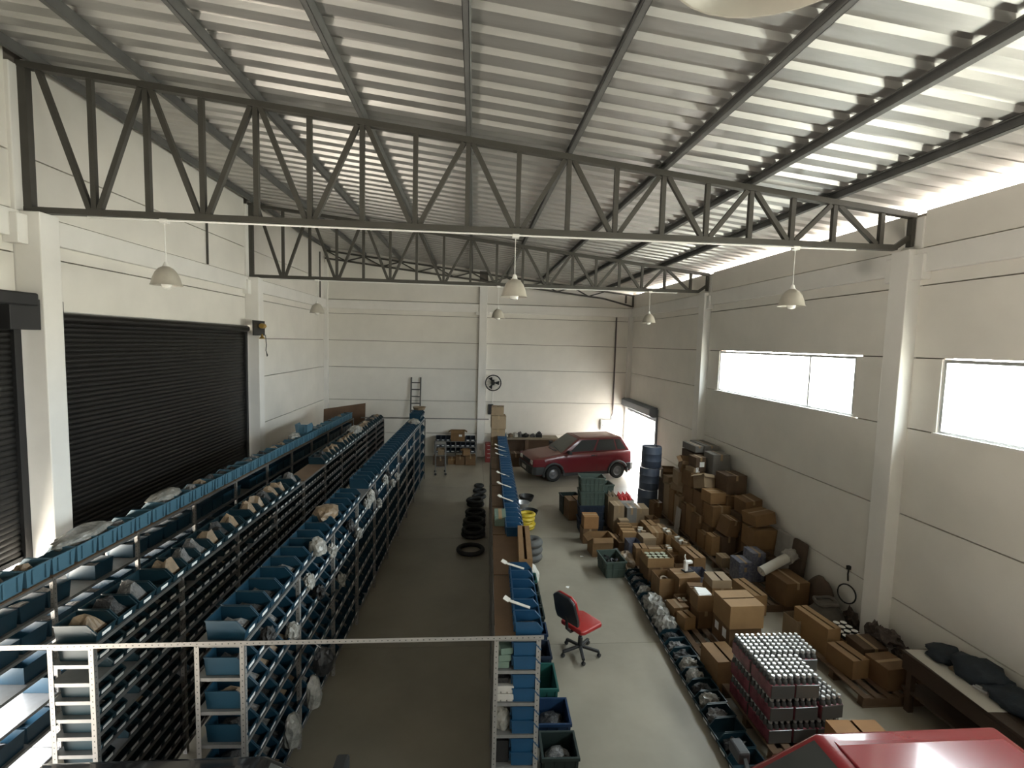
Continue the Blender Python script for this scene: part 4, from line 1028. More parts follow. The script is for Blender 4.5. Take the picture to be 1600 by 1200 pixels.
link('body', MB().box(-0.16,0.14,-0.2,0.2,0.0,0.72).mesh('body', M_CARD[8], bevel=0.01), rc)
for i in range(4): dr = link('drawer', MB().box(-0.14,0.12,-0.212,-0.2,0.08+0.155*i,0.22+0.155*i).mesh('drawer', M_CARD[8]), rc); link('handle', MB().box(-0.08,0.06,-0.222,-0.212,0.18+0.155*i,0.195+0.155*i).mesh('handle', M_ALU), dr)

# ------------------------------------------------------------------ pallets
M_WOOD = mat('pallet_wood', (0.13, 0.078, 0.042), 0.75, noise=0.3, scale=3, stretch=(1, 6, 1))
PZ = 0.132
def pallet(x, y, label, w=1.12, d=1.14, rz=0.0, n=7):
    t = empty('pallet', (x, y, 0), rz, label, 'pallet', 'wooden pallets')
    sm_ = MB().box(-0.045, 0.045, -d/2, d/2, 0.112, 0.132).mesh('slat', M_WOOD)
    for i in range(n): link('slat', sm_, t, (-w/2+0.05+(w-0.1)*i/(n-1), 0, 0))
    st = MB().box(-w/2, w/2, -0.04, 0.04, 0.022, 0.112).mesh('stringer', M_WOOD)
    bt = MB().box(-w/2, w/2, -0.05, 0.05, 0.0, 0.022).mesh('bottom_board', M_WOOD)
    for k in (-1, 0, 1): link('stringer', st, t, (0, k*(d/2-0.05), 0)); link('bottom_board', bt, t, (0, k*(d/2-0.05), 0))
pl1 = [(3.93, 5.50, 'under the silver capped bottle packs'), (3.90, 6.95, 'with bare slats, behind the bottle packs'), (3.90, 8.15, 'under the carton with the white machine'), (3.93, 9.36, 'under the tray of cans'), (3.93, 10.57, 'under small cartons in the middle row'), (3.93, 11.78, 'at the far end of the middle row')]
for x, y, lb in pl1: pallet(x, y, 'brown wooden pallet ' + lb)
pl2 = [(5.62, 6.30, 'under two cartons near the bench by the right wall'), (5.62, 8.60, 'with bare slats beside the blue printed boxes'), (5.62, 9.80, 'under the near end of the big wall pile'), (5.62, 11.0, 'under the middle of the big wall pile'), (5.62, 12.2, 'under the far end of the big wall pile')]
for x, y, lb in pl2: pallet(x, y, 'brown wooden pallet ' + lb, 1.08, 1.16)

def B(x, y, z0, w, d, h, rz, st, tone, lb, tilt=(0,0), stickers=()): return carton((x, y, z0), w, d, h, rz, st, tone, lb, tilt, stickers=stickers)
# --- middle row, far end
B(2.72, 12.78, 0, 0.40, 0.44, 0.52, 0.12, 'slit', 1, 'brown carton with split top left of the tall crate stack')
B(2.76, 11.20, 0, 0.34, 0.34, 0.34, 0.0, 'closed', 1, 'brown carton on the floor under an orange one, before the crates')
B(2.78, 11.20, 0.345, 0.34, 0.32, 0.29, -0.03, 'closed', 4, 'bright orange brown carton on top of another before the navy crates')
B(2.86, 10.52, 0, 0.46, 0.40, 0.42, 0.05, 'open', 0, 'open carton with flaps standing on the floor left of the pallets', stickers=((0.0, 0.1, 0.09, 0.05, 'f'),))
B(3.35, 10.60, 0, 0.30, 0.5, 0.30, 0.1, 'slit', 1, 'flat carton between the open carton and the middle pallets')
B(3.50, 12.05, PZ, 0.24, 0.40, 0.72, 0.0, 'packed', 3, 'tall pale carton of bottles at the far end of the middle row')
B(3.52, 11.60, PZ, 0.26, 0.38, 0.64, 0.05, 'closed', 3, 'tall pale carton before the bottle carton in the middle row')
B(3.86, 12.10, PZ, 0.36, 0.46, 0.62, 0.0, 'packed', 7, 'white carton of red capped bottles at the far end of the middle row')
B(3.84, 11.60, PZ, 0.24, 0.36, 0.58, 0.03, 'closed', 6, 'grey tall carton before the red capped bottles')
B(4.18, 11.95, PZ, 0.40, 0.44, 0.46, -0.04, 'closed', 3, 'pale carton right of the red capped bottles')
B(4.36, 11.45, PZ, 0.24, 0.32, 0.34, 0.1, 'low', 1, 'small open carton at the right edge of the far middle pallet')
B(3.60, 11.28, PZ, 0.22, 0.20, 0.36, 0.0, 'closed', 3, 'small pale carton in front of the tall pale ones')
rb_mat = mat('red_cap', (0.55, 0.03, 0.03), 0.35); 
n = 0
for i in range(3):
    for j in range(4):
        o = link('bottle', multi_mesh('bottle', [(MB().lathe([(0.0,0),(0.038,0),(0.038,0.62),(0.014,0.68),(0.014,0.72),(0,0.72)], 10), rb_mat)]), None, (3.75+0.105*i, 11.95+0.105*j, PZ+0.008)); n += 1
        tag(o, 'red bottle in the white far carton, %s column %s' % (ordinal(i+1), ordinal(j+1)), 'bottle', 'red bottles in the white carton')
        o2 = None
for i in range(2):
    for j in range(4):
        o = link('bottle', MB().lathe([(0.0,0),(0.036,0),(0.036,0.68),(0.014,0.74),(0.014,0.79),(0,0.79)], 10).mesh('bottle', mat('pale_bottle', (0.26,0.20,0.14), 0.4), smooth=True), None, (3.455+0.09*i, 11.92+0.09*j, PZ+0.008))
        tag(o, 'pale bottle in the tall pale carton, %s column %s' % (ordinal(i+1), ordinal(j+1)), 'bottle', 'pale bottles in the tall carton')
# --- small cartons, pallets 4 and 5
sm_list = [
 (3.50,10.92,.26,.24,.36,'slit',0,'left in the far rank of the middle row'), (3.82,10.98,.28,.22,.34,'open',2,'with raised flaps in the far rank of the middle row'), (4.08,10.94,.26,.36,.40,'slit',0,'third in the far rank of the middle row'), (4.34,10.85,.22,.40,.34,'closed',1,'at the right end of the far rank, middle row'),
 (3.48,10.52,.30,.28,.38,'slit',2,'with a split top in the second rank of the middle row'), (3.80,10.60,.26,.30,.36,'packed',1,'of small goods in the second rank of the middle row'), (4.06,10.48,.26,.42,.42,'closed',0,'long in the second rank of the middle row'), (4.34,10.40,.24,.42,.40,'packed',2,'with bundled goods at the right of the second rank'),
 (3.80,10.22,.28,.30,.38,'lid',3,'with a pale lid before the second rank of the middle row'), (3.47,10.16,.26,.30,.30,'low',9,'in dark blue, open, on the left of the middle row'),
 (4.12,9.80,.24,.34,.28,'packed',0,'of bundles behind the tray of cans'), (4.36,9.78,.24,.40,.44,'packed',2,'tall, of bundles, behind the tray of cans'), (4.36,9.22,.24,.56,.44,'slit',0,'long with a torn top right of the tray of cans'), (3.48,9.72,.24,.26,.36,'slit',0,'small with split top at the corner before the blue one'),
 (3.80,9.76,.26,.24,.30,'closed',1,'low behind the tray of cans'), (4.08,9.30,.22,.40,.26,'low',1,'narrow open between the can tray and the long one')]
for i, (x, y, w_, d_, h_, st, tone, lb) in enumerate(sm_list):
    B(x, y, PZ, w_, d_, h_, rng.uniform(-0.08, 0.08), st, tone, 'cardboard box ' + lb)
    if st == 'packed':
        for k in range(4):
            o = link('small_packet', MB().box(-w_*0.2, w_*0.2, -d_*0.09, d_*0.09, 0, h_*0.5).mesh('small_packet', M_PAPER if k % 2 else M_CARD[3], bevel=0.006), None, (x+rng.uniform(-0.02,0.02), y+(k-1.5)*d_*0.21, PZ+h_*0.58), (rng.uniform(-0.1,0.1),rng.uniform(-0.2,0.2),0.0))
            tag(o, 'packet in the cardboard box ' + ' '.join(lb.split()[:6]) + ', %s from front' % ordinal(k+1), 'packet', 'packets in cardboard box %d' % i)
# --- tray of cans
B(3.60, 9.10, PZ, 0.50, 0.50, 0.30, 0.0, 'closed', 1, 'brown carton under the tray of pale green lidded cans')
B(3.58, 9.06, PZ+0.302, 0.50, 0.42, 0.18, 0.0, 'tray', 2, 'cut open carton tray holding pale green lidded cans')
cm = multi_mesh('can', [(MB().lathe([(0,0),(0.045,0),(0.045,0.13)], 14), M_CARD[5]), (MB().lathe([(0.045,0.13),(0.048,0.132),(0.048,0.14),(0.04,0.142),(0.038,0.137),(0,0.137)], 14), M_GREENCAN)])
for i in range(4):
    for j in range(3):
        o = link('can', cm, None, (3.42+0.107*i, 8.94+0.12*j, PZ+0.309)); tag(o, 'pale green lidded can in the tray, %s from left, %s row' % (ordinal(i+1), ('front','middle','back')[j]), 'can', 'cans in the carton tray')
# --- third pallet
B(3.47, 8.42, PZ, 0.30, 0.36, 0.38, 0.05, 'low', 0, 'open carton with a tape roll on it, left of the white machine carton')
o = link('tape_roll', MB().lathe([(0.045,0),(0.075,0),(0.075,0.05),(0.045,0.05),(0.045,0)], 20).mesh('tape_roll', M_TANBAG, smooth=True), None, (3.47, 8.40, PZ+0.27), (0.3, 0, 0)); tag(o, 'round tape roll in the open carton left of the white machine', 'tape roll')
B(3.80, 8.30, PZ, 0.40, 0.38, 0.46, 0.08, 'closed', 0, 'large carton carrying a small white machine')
wm = empty('white_machine', (3.84, 8.36, PZ+0.462), 0.2, 'small white hand machine standing on a carton in the middle row', 'machine')
link('column', MB().box(-0.03,0.03,-0.03,0.03,0,0.20).mesh('column', M_WHITE, bevel=0.008), wm); link('head', MB().box(-0.03,0.12,-0.035,0.035,0.14,0.19).mesh('head', M_WHITE, bevel=0.01), wm); link('base', MB().box(-0.05,0.13,-0.06,0.06,0,0.015).mesh('base', M_BLACK), wm); link('lever', MB().tube([(0,0,0.19),(-0.03,0,0.27),(-0.02,0,0.31)], 0.01, 6).mesh('lever', M_WHITE), wm)
B(4.24, 8.66, PZ, 0.30, 0.44, 0.30, -0.04, 'low', 9, 'dark open box with loose cardboard strips, right side of the middle row')
B(4.26, 8.22, PZ, 0.28, 0.32, 0.22, 0.0, 'low', 9, 'low dark teal open box at the right edge of the middle row')
B(3.90, 7.90, PZ, 0.36, 0.30, 0.40, -0.12, 'slit', 0, 'carton with a torn hand hole in front of the white machine')
B(3.60, 7.86, PZ, 0.24, 0.24, 0.24, 0.0, 'low', 1, 'small open box of white cans on the third middle pallet')
for i in range(2):
    for j in range(3):
        o = link('can', MB().lathe([(0,0),(0.028,0),(0.03,0.18),(0.026,0.19),(0,0.19)], 12).mesh('can', M_PAPER, smooth=True), None, (3.56+0.075*i, 7.79+0.07*j, PZ+0.008)); tag(o, 'small white can in the open box, %s column %s' % (('left','right')[i], ordinal(j+1)), 'can', 'small white cans')
B(3.44, 7.72, PZ, 0.26, 0.28, 0.22, 0.1, 'closed', 0, 'low carton at the left edge beside the small white cans')
B(3.46, 7.42, PZ, 0.20, 0.22, 0.20, 0.2, 'slit', 2, 'little carton at the corner of the bare pallet')
B(3.74, 7.48, PZ, 0.24, 0.28, 0.28, 0.05, 'closed', 1, 'carton under the box of white packets')
B(3.73, 7.48, PZ+0.282, 0.26, 0.28, 0.26, 0.0, 'low', 0, 'open carton filled with white wrapped packets')
for k in range(5):
    o = link('small_packet', MB().box(-0.10,0.10,-0.022,0.022,0,0.10).mesh('small_packet', M_LABEL, bevel=0.008), None, (3.73, 7.38+0.05*k, PZ+0.46), (0.2, 0.05*(k-2), 0)); tag(o, 'white wrapped packet in the open carton, %s from the front' % ordinal(k+1), 'packet', 'white wrapped packets')
B(4.10, 7.72, PZ, 0.34, 0.34, 0.42, 0.05, 'closed', 1, 'lower carton of the three high pile right of the white packets')
B(4.10, 7.72, PZ+0.422, 0.34, 0.34, 0.13, 0.02, 'closed', 0, 'flat carton in the middle of the three high pile')
B(4.09, 7.70, PZ+0.555, 0.32, 0.32, 0.13, -0.03, 'slit', 3, 'flat pale carton on top of the three high pile')
# --- second pallet: big carton on an open one
B(4.05, 6.98, PZ, 0.50, 0.46, 0.36, 0.05, 'closed', 1, 'carton with white stickers under the large yellow brown carton', stickers=((-0.2,0.6,0.10,0.14,'l'),(0.25,0.6,0.10,0.12,'l')))
B(4.04, 6.95, PZ+0.362, 0.52, 0.48, 0.34, 0.03, 'slit', 2, 'large yellow brown carton with lifted flaps, topmost near the bare pallet')
B(4.20, 6.48, PZ, 0.50, 0.36, 0.32, 0.03, 'low', 2, 'empty open carton showing its inside, before the large yellow brown one')
B(3.47, 6.30, PZ-0.13, 0.36, 0.44, 0.42, 0.06, 'slit', 0, 'brown carton with a split top left of the bottle packs')
# --- bottle packs
M_FILM = mat('pink_printed_film', (0.20, 0.055, 0.07), 0.22, noise=0.5, scale=9)
M_OIL = mat('dark_bottle', (0.05, 0.05, 0.048), 0.25)
M_CAPS = mat('silver_cap', (0.50, 0.50, 0.48), 0.25, metal=0.6)
M_FILMD = mat('dark_shrink_film', (0.07, 0.068, 0.062), 0.15)
sleeve = MB().box(-0.14,0.14,-0.21,0.21,0,0.165).mesh('shrink_sleeve', M_FILM, bevel=0.012)
endp = MB().box(-0.135,0.135,-0.216,-0.208,0.005,0.16).mesh('end_film', M_FILMD, bevel=0.003, seg=1)
botm = MB().lathe([(0.034,0.13),(0.034,0.185),(0.027,0.205),(0.014,0.222),(0.013,0.235)], 10).mesh('bottle', M_OIL, smooth=True)
capm = MB().lathe([(0.022,0.226),(0.023,0.255),(0.018,0.262),(0,0.262)], 10).mesh('cap', M_CAPS, smooth=True)
def pack(x, y, z, rz, label):
    t = empty('bottle_pack', (x, y, z), rz, label, 'bottle pack', 'shrink wrapped bottle packs')
    link('shrink_sleeve', sleeve, t); link('end_film', endp, t)
    for i in range(4):
        for j in range(6):
            b = link('bottle', botm, t, (-0.105+0.07*i, -0.175+0.07*j, 0)); link('cap', capm, b)
cols = [3.53, 3.82, 4.11]
for k in range(3):
    for i in range(3):
        for j in range(2):
            if k == 2 and (i, j) == (2, 0): continue
            if (i, j) == (2, 0) and k == 1: continue
            pack(cols[i]+0.0, 5.27+0.44*j, PZ+0.265*k+0.002, rng.uniform(-0.02, 0.02), 'bottle pack, %s layer, %s column, %s' % (('bottom','middle','top')[k], ('left','middle','right')[i], 'nearest the red car' if j == 0 else 'behind, toward the cartons'))
pack(4.12, 5.28, PZ+0.268, 0.1, 'loose bottle pack one layer lower at the right corner of the stack')
carton((4.22, 4.55, 0), 0.56, 0.74, 0.50, -0.04, 'slit', 4, 'large orange brown carton with a long top seam above the red car roof')
# --- low blue bins along the left edge of the middle row
DIM['F'] = (0.34, 0.21, 0.17)
fb = bin_mesh(0.21, 0.33, 0.17, M_TEAL)
N = 20
for i in range(N):
    y = 4.85 + 0.232*i; x = 3.03 + 0.045*(y-4.85)
    o = link('storage_bin', fb, None, (x, y, 0.0), (0, 0, PI+0.05)); tag(o, 'dark teal bin on the floor left of the pallets, %s from the near end' % ordinal(i+1), 'bin', 'bins lined up on the floor')
    link('label_card', LAB, o, (0.165, 0, 0.045), (0, 0.17, 0))
    if i in (0, 2): continue
    m_ = M_BAG if i in (4, 6, 7, 11, 12, 13, 14, 16) else (M_PARTS_GREY if i % 3 == 0 else M_PARTS_DARK)
    big = 1.6 if i in (11, 12, 13, 14) else 1.0
    blob('plastic_bag', (x-0.01, y, 0.03), 0.28*(1.1 if big > 1 else 0.9), 0.20*big**0.6, 0.14*big*(1.35 if m_ is M_BAG else 1), m_, 90+i, '%s in the %s floor bin left of the pallets' % ('crumpled clear bag' if m_ is M_BAG else 'heap of wrapped parts', ordinal(i+1)), 'bag', 'bags in the floor bins', amp=0.4, freq=3.0)
blob('plastic_bag', (3.20, 9.75, 0), 0.36, 0.5, 0.34, M_TANBAG, 121, 'pale wrapped bundle between the lone green crate and the pallets', 'bag', amp=0.35)
blob('plastic_bag', (3.06, 10.05, 0), 0.3, 0.3, 0.3, M_PARTS_DARK, 122, 'dark bundle behind the lone green crate', 'bag')
for k in range(7):
    o = link('metal_part', MB().lathe([(0.03,0),(0.055,0),(0.055,0.04),(0.03,0.04),(0.03,0)], 12).mesh('metal_part', M_PARTS_DARK, smooth=True), None, (2.78+0.08*(k%3), 9.45+0.14*(k//3), 0.18+0.012*k), (0.5*math.sin(k*2), 0.6*math.cos(k*3), 0)); tag(o, 'dark round part in the lone green crate, %s from its front' % ordinal(k+1), 'machine part', 'parts in the lone crate')
blob('plastic_bag', (2.86, 9.62, 0.02), 0.32, 0.5, 0.2, M_PARTS_DARK, 124, 'dark parts heaped in the lone green crate', 'spare parts')

# ------------------------------------------------------------------ pile against the right wall
pile = [
 # x, y, z0, w, d, h, rz, style, tone, tilt, label
 (5.95,12.30,1.93,.36,.80,.20,0.05,'closed',6,(0,0),'long grey carton lying on the very top of the wall pile'),
 (5.66,12.30,1.95,.22,.70,.16,0.05,'closed',6,(0,0),'narrow grey carton beside the topmost one on the wall pile'),
 (5.86,12.30,1.53,.62,.80,.38,0.0,'closed',5,(0,0),'dark carton supporting the top of the wall pile'),
 (5.86,12.30,1.02,.60,.80,.50,0.0,'closed',1,(0,0),'big carton in the fourth tier at the far wall'),
 (5.86,12.30,.56,.62,.84,.45,0.0,'closed',5,(0,0),'big dark carton in the middle far tier at the wall'),
 (5.86,12.30,PZ,.62,.84,.42,0.0,'closed',1,(0,0),'big carton at the bottom of the far tier at the wall'),
 (5.90,11.50,1.53,.42,.46,.52,0.03,'closed',6,(0,0),'tall grey green carton high on the wall pile'),
 (5.90,11.50,1.06,.50,.62,.46,0.0,'closed',1,(0,0),'carton under the tall grey green one'),
 (5.90,11.50,.60,.54,.66,.45,0.0,'closed',5,(0,0),'dark carton two below the tall grey green one'),
 (5.90,11.50,PZ,.54,.66,.46,0.0,'closed',1,(0,0),'bottom carton below the tall grey green one'),
 (5.48,11.62,1.60,.26,.34,.34,0.1,'closed',5,(0,0),'dark carton with a white sticker high on the wall pile'),
 (5.36,12.02,1.50,.30,.36,.30,-0.2,'open',1,(0.2,0.1),'tipped open carton near the top left of the wall pile'),
 (5.40,11.66,1.22,.34,.50,.36,0.05,'closed',1,(0,0),'carton below the stickered dark one'),
 (5.34,12.10,1.12,.36,.46,.34,-0.1,'closed',3,(0,0),'pale carton below the tipped open one'),
 (5.42,11.06,1.30,.32,.34,.32,0.3,'open',3,(-0.35,0.2),'pale open carton tilted toward the aisle in the wall pile'),
 (5.90,10.78,1.32,.48,.48,.42,0.05,'closed',5,(0,0),'carton with a pale top beside the wall, dark sides'),
 (5.92,10.78,.90,.50,.62,.40,0.0,'closed',1,(0,0),'carton under the pale topped one by the wall'),
 (5.92,10.80,.50,.52,.62,.39,0.0,'closed',5,(0,0),'third carton down under the pale topped one'),
 (5.92,10.80,PZ,.52,.62,.36,0.0,'closed',1,(0,0),'lowest carton under the pale topped one'),
 (5.52,10.72,1.10,.46,.40,.26,0.08,'closed',2,(0,0),'wide carton with a bright top in the front of the wall pile'),
 (5.52,10.62,.62,.42,.44,.46,0.05,'closed',0,(0,0),'carton with a pale lid patch below the bright topped one'),
 (5.43,10.66,PZ,.34,.40,.48,0.05,'closed',1,(0,0),'dark brown carton below the pale patched one'),
 (5.98,10.14,1.06,.40,.40,.32,0.1,'closed',1,(0.06,-0.12),'sagging carton sliding off the wall pile, upper'),
 (5.95,9.66,1.00,.46,.44,.24,0.1,'closed',0,(-0.06,-0.14),'sagging carton sliding off the wall pile, lower'),
 (5.92,10.16,.60,.42,.42,.44,0.0,'closed',5,(0,0),'dark carton hidden under the sagging ones'),
 (5.92,10.16,PZ,.42,.42,.46,0.0,'closed',1,(0,0),'bottom carton under the sagging ones'),
 (5.93,9.60,.54,.50,.46,.40,0.02,'closed',0,(0,0),'large square carton at the near end of the wall pile'),
 (5.93,9.60,PZ,.50,.48,.40,0.0,'closed',1,(0,0),'carton under the large square one at the near end'),
 (5.50,10.10,.60,.30,.34,.36,0.2,'closed',1,(0.1,0.2),'carton leaning between the square one and the front stack'),
 (5.48,10.14,PZ,.32,.36,.44,0.1,'closed',5,(0,0),'carton under the leaning one'),
 (5.26,10.16,PZ,.24,.26,.42,0.05,'slit',2,(0,0),'tall yellow brown carton at the aisle edge of the wall pile'),
 (5.24,10.52,PZ,.22,.34,.34,0.0,'closed',0,(0,0),'carton behind the tall yellow brown one at the aisle edge'),
 (5.22,10.90,PZ,.18,.28,.62,0.0,'closed',1,(0,0),'upright slim carton at the aisle edge of the wall pile'),
 (5.24,11.22,PZ,.18,.30,.72,0.0,'closed',0,(0,0),'upright slim carton, second along the aisle edge'),
 (5.22,11.54,PZ,.14,.26,.66,0.02,'closed',1,(0,0),'upright slim carton, third along the aisle edge'),
 (5.42,11.05,.74,.30,.44,.50,0.05,'closed',1,(0,0),'carton on the slim upright ones in the middle of the pile'),
 (5.46,11.06,PZ,.26,.5,.6,0.0,'closed',5,(0,0),'carton behind the slim upright ones'),
 (5.46,11.62,PZ,.30,.56,.60,0.0,'closed',5,(0,0),'carton buried behind the third slim one'),
 (5.44,11.62,.74,.32,.56,.46,0.0,'closed',1,(0,0),'carton above the buried one'),
 (5.24,11.92,PZ,.20,.26,.74,0.0,'closed',3,(0,0),'tall pale carton, fourth along the aisle edge'),
 (5.24,12.26,PZ,.20,.28,.80,0.0,'closed',0,(0,0),'tall carton, fifth along the aisle edge'),
 (5.26,12.62,PZ,.22,.32,.84,0.05,'closed',3,(0,0),'tall pale carton at the far aisle corner of the pile'),
 (5.44,12.1,PZ,.16,.5,.95,0.0,'closed',1,(0,0),'carton behind the tall pale ones'),
 (5.36,12.14,.94,.34,.44,.17,0.3,'slit',3,(0,0),'flat pale carton thrown on the tall ones'),
 (5.36,11.58,1.585,.20,.30,.10,0.3,'closed',3,(0,0),'small flat pale carton left of the stickered dark one'),
 (5.55,12.86,.9,.70,.30,.22,0.1,'closed',3,(0,0),'long pale carton across the far end of the pile'),
 (5.70,12.92,PZ,.80,.30,.76,0.0,'closed',1,(0,0),'broad carton at the far end of the pile'),
]
for p in pile:
    st = ((0.1, 0.5, 0.12, 0.12, 'f'),) if 'sticker' in p[-1] and 'below' not in p[-1] else ()
    B(p[0], p[1], p[2], p[3], p[4], p[5], p[6], p[7], p[8], p[10], p[9], st)
o = link('leaning_board', MB().box(-0.012,0.012,-0.12,0.12,0,0.62).mesh('leaning_board', M_CARD[7]), None, (5.085, 11.72, 0.0), (0, 0.07, 0)); tag(o, 'narrow white panel leaning on the aisle side of the wall pile', 'panel')
# drums by the open door
M_DRUM = mat('blue_drum_plastic', (0.06, 0.078, 0.115), 0.4)  # navy lightened in the base colour to include the glare haze
def drum(x, y, z, R, h, label):
    t = empty('plastic_drum', (x, y, z), 0, label, 'drum', 'blue drums by the open door')
    link('body', MB().lathe([(0,0),(R*0.94,0),(R,0.03),(R,h*0.30),(R*1.03,h*0.33),(R,h*0.36),(R,h*0.64),(R*1.03,h*0.67),(R,h*0.70),(R,h-0.04),(R*0.95,h),(R*0.90,h-0.01),(0,h-0.01)], 26).mesh('body', M_DRUM, smooth=True), t)
    link('bung', MB().lathe([(0.03,h-0.012),(0.03,h+0.012),(0,h+0.012)], 12, (R*0.5,0,0)).mesh('bung', M_BLACK), t)
drum(4.92, 13.35, 0.0, 0.27, 0.62, 'lowest blue drum of the stack beside the open door')
drum(4.94, 13.35, 0.63, 0.27, 0.60, 'middle blue drum of the stack beside the open door')
drum(4.98, 13.36, 1.24, 0.27, 0.58, 'topmost blue drum of the stack beside the open door')
B(5.55, 13.42, 0, 0.42, 0.42, 0.9, 0.1, 'closed', 5, 'tall dark carton between the drums and the right wall')
B(5.50, 13.42, 0.905, 0.34, 0.34, 0.3, -0.2, 'open', 1, 'open carton on the tall dark one behind the drums')
B(4.98, 12.86, 0, 0.24, 0.3, 0.42, 0.1, 'closed', 1, 'small carton on the floor before the drum stack')

# ------------------------------------------------------------------ near part of the right wall
M_WRAP = mat('milky_plastic_wrap', (0.33, 0.31, 0.28), 0.3, noise=0.2, scale=7, bump=0.4)
M_SACK = mat('woven_sack', (0.10, 0.088, 0.075), 0.8, noise=0.25, scale=12, bump=0.4)
M_TARP = mat('brown_cloth', (0.085, 0.056, 0.038), 0.8, noise=0.25, scale=5, bump=0.3)
M_NAVYC = mat('navy_work_clothes', (0.012, 0.022, 0.034), 0.7, noise=0.4, scale=8, bump=0.5)
o = link('wrapped_panel', MB().box(-0.05,0.05,-0.24,0.24,0,0.86).mesh('wrapped_panel', M_WRAP, bevel=0.03, seg=3, smooth=True), None, (6.12, 9.12, PZ), (0, 0.1, 0)); tag(o, 'milky plastic wrapped panel leaning on the right wall', 'panel')
o = link('wrapped_panel', MB().box(-0.05,0.05,-0.18,0.18,0,0.86).mesh('wrapped_panel', M_TARP, bevel=0.04, seg=3, smooth=True), None, (6.14, 8.72, PZ), (0, 0.1, 0)); tag(o, 'brown wrapped panel leaning on the right wall beside the milky one', 'panel')
for i, (x, y, z, h_, lb) in enumerate([(5.22, 8.98, PZ, 0.30, 'blue printed box at the aisle edge, lower of two'), (5.22, 8.98, PZ+0.302, 0.10, 'flat blue printed box on the aisle edge stack'), (5.50, 9.02, PZ, 0.30, 'blue printed box beside the rolled sheet, lower of two'), (5.50, 9.02, PZ+0.302, 0.26, 'blue printed box beside the rolled sheet, upper of two')]): B(x, y, z, 0.26, 0.34, h_, 0.0, 'closed', 9, lb)
B(5.45, 9.42, PZ, 0.30, 0.22, 0.34, 0.3, 'open', 5, 'tipped dark open box before the blue printed boxes', (0.3, -0.2)); B(5.20, 9.60, PZ, 0.20, 0.26, 0.2, 0.0, 'closed', 3, 'small pale printed box at the aisle edge of the pallets'); B(5.84, 9.14, PZ, 0.20, 0.24, 0.42, 0.1, 'open', 5, 'dark open box standing before the milky wrapped panel', (0, 0))
rl = empty('paper_roll', (5.56, 8.46, 0.66), 0, 'rolled white sheet lying across the cartons by the right wall', 'roll'); rl.rotation_euler = (0.1, 1.25, 0.35)
link('roll', MB().lathe([(0.03,-0.32),(0.085,-0.32),(0.085,0.32),(0.03,0.32),(0.03,-0.32)], 20).mesh('roll', M_PAPER, smooth=True), rl); link('loose_end', blob_mesh('loose_end', 0.26, 0.22, 0.24, M_WRAP, 140, 0.4, 3), rl, (0, 0, 0.28))
B(4.96, 8.22, 0, 0.24, 0.64, 0.36, 0.10, 'slit', 2, 'long yellow brown carton with a top slit at the aisle edge')
B(5.66, 8.22, PZ+0.001, 0.44, 0.56, 0.42, 0.06, 'closed', 1, 'big smooth brown carton before the rolled sheet')
blob('covered_heap', (6.08, 7.95, 0), 0.34, 0.62, 0.70, M_TARP, 143, 'brown cloth covered heap against the right wall', 'heap', amp=0.15, freq=1.2, smooth=True)
blob('sack', (5.82, 7.45, 0), 0.56, 0.5, 0.52, M_SACK, 144, 'grey woven sack slumped beside the right column', 'sack', amp=0.2, freq=1.6, smooth=True)
o = link('cloth_ring', MB().tube([(0.17*math.cos(a)*1.0, 0.16*math.sin(a), 0.02*math.sin(a*3)) for a in [2*PI*k/18 for k in range(18)]], 0.03, 6, closed=True).mesh('cloth_ring', M_SACK, smooth=True), None, (5.80, 7.43, 0.50)); tag(o, 'rolled cloth ring on top of the grey woven sack', 'cloth')
o = link('cable_hoop', MB().tube([(0, 0.15*math.cos(a), 0.15+0.15*math.sin(a)) for a in [2*PI*k/24 for k in range(24)]], 0.012, 6, closed=True).mesh('cable_hoop', M_BLACK, smooth=True), None, (6.16, 7.46, 0.46), (0, 0.1, 0.3)); tag(o, 'thin black hoop leaning behind the grey woven sack', 'hoop')
o = link('wall_hook', MB().box(-0.05,0,-0.025,0.025,0.10,0.16).tube([(-0.02,0,0.1),(-0.03,0,0.02),(-0.02,0,-0.10)], 0.012, 6).mesh('wall_hook', M_BLACK), None, (XR, 7.60, 0.86)); tag(o, 'black hook with a hanging tool on the right wall', 'hook')
B(5.20, 7.26, 0, 0.24, 0.30, 0.36, 0.12, 'packed', 3, 'upright pale carton behind the flat tall carton')
B(5.30, 6.95, 0, 0.22, 0.66, 0.52, 0.12, 'slit', 2, 'tall flat carton with crumpled top at the aisle edge')
B(5.68, 6.85, PZ, 0.40, 0.50, 0.22, 0.05, 'low', 1, 'shallow open carton of round cans by the right column')
for i in range(3):
    for j in range(4):
        o = link('can', multi_mesh('can', [(MB().lathe([(0,0),(0.05,0),(0.05,0.24),(0.046,0.25)], 14), M_BLACK), (MB().lathe([(0.046,0.25),(0.03,0.248),(0,0.248)], 14), M_LABEL)]), None, (5.56+0.115*i, 6.67+0.115*j, PZ+0.008)); tag(o, 'white lidded round can in the shallow carton, %s column %s' % (ordinal(i+1), ordinal(j+1)), 'can', 'white lidded cans')
B(5.30, 6.30, PZ, 0.26, 0.44, 0.26, 0.12, 'slit', 0, 'brown carton with a hand hole, nearer of two on the near pallet')
B(5.66, 6.02, PZ, 0.38, 0.36, 0.30, 0.1, 'closed', 1, 'brown carton at the pallet end before the wooden bench')
B(5.70, 6.45, PZ, 0.36, 0.36, 0.30, 0.0, 'closed', 5, 'dark carton behind the two near ones under the scrap heap')
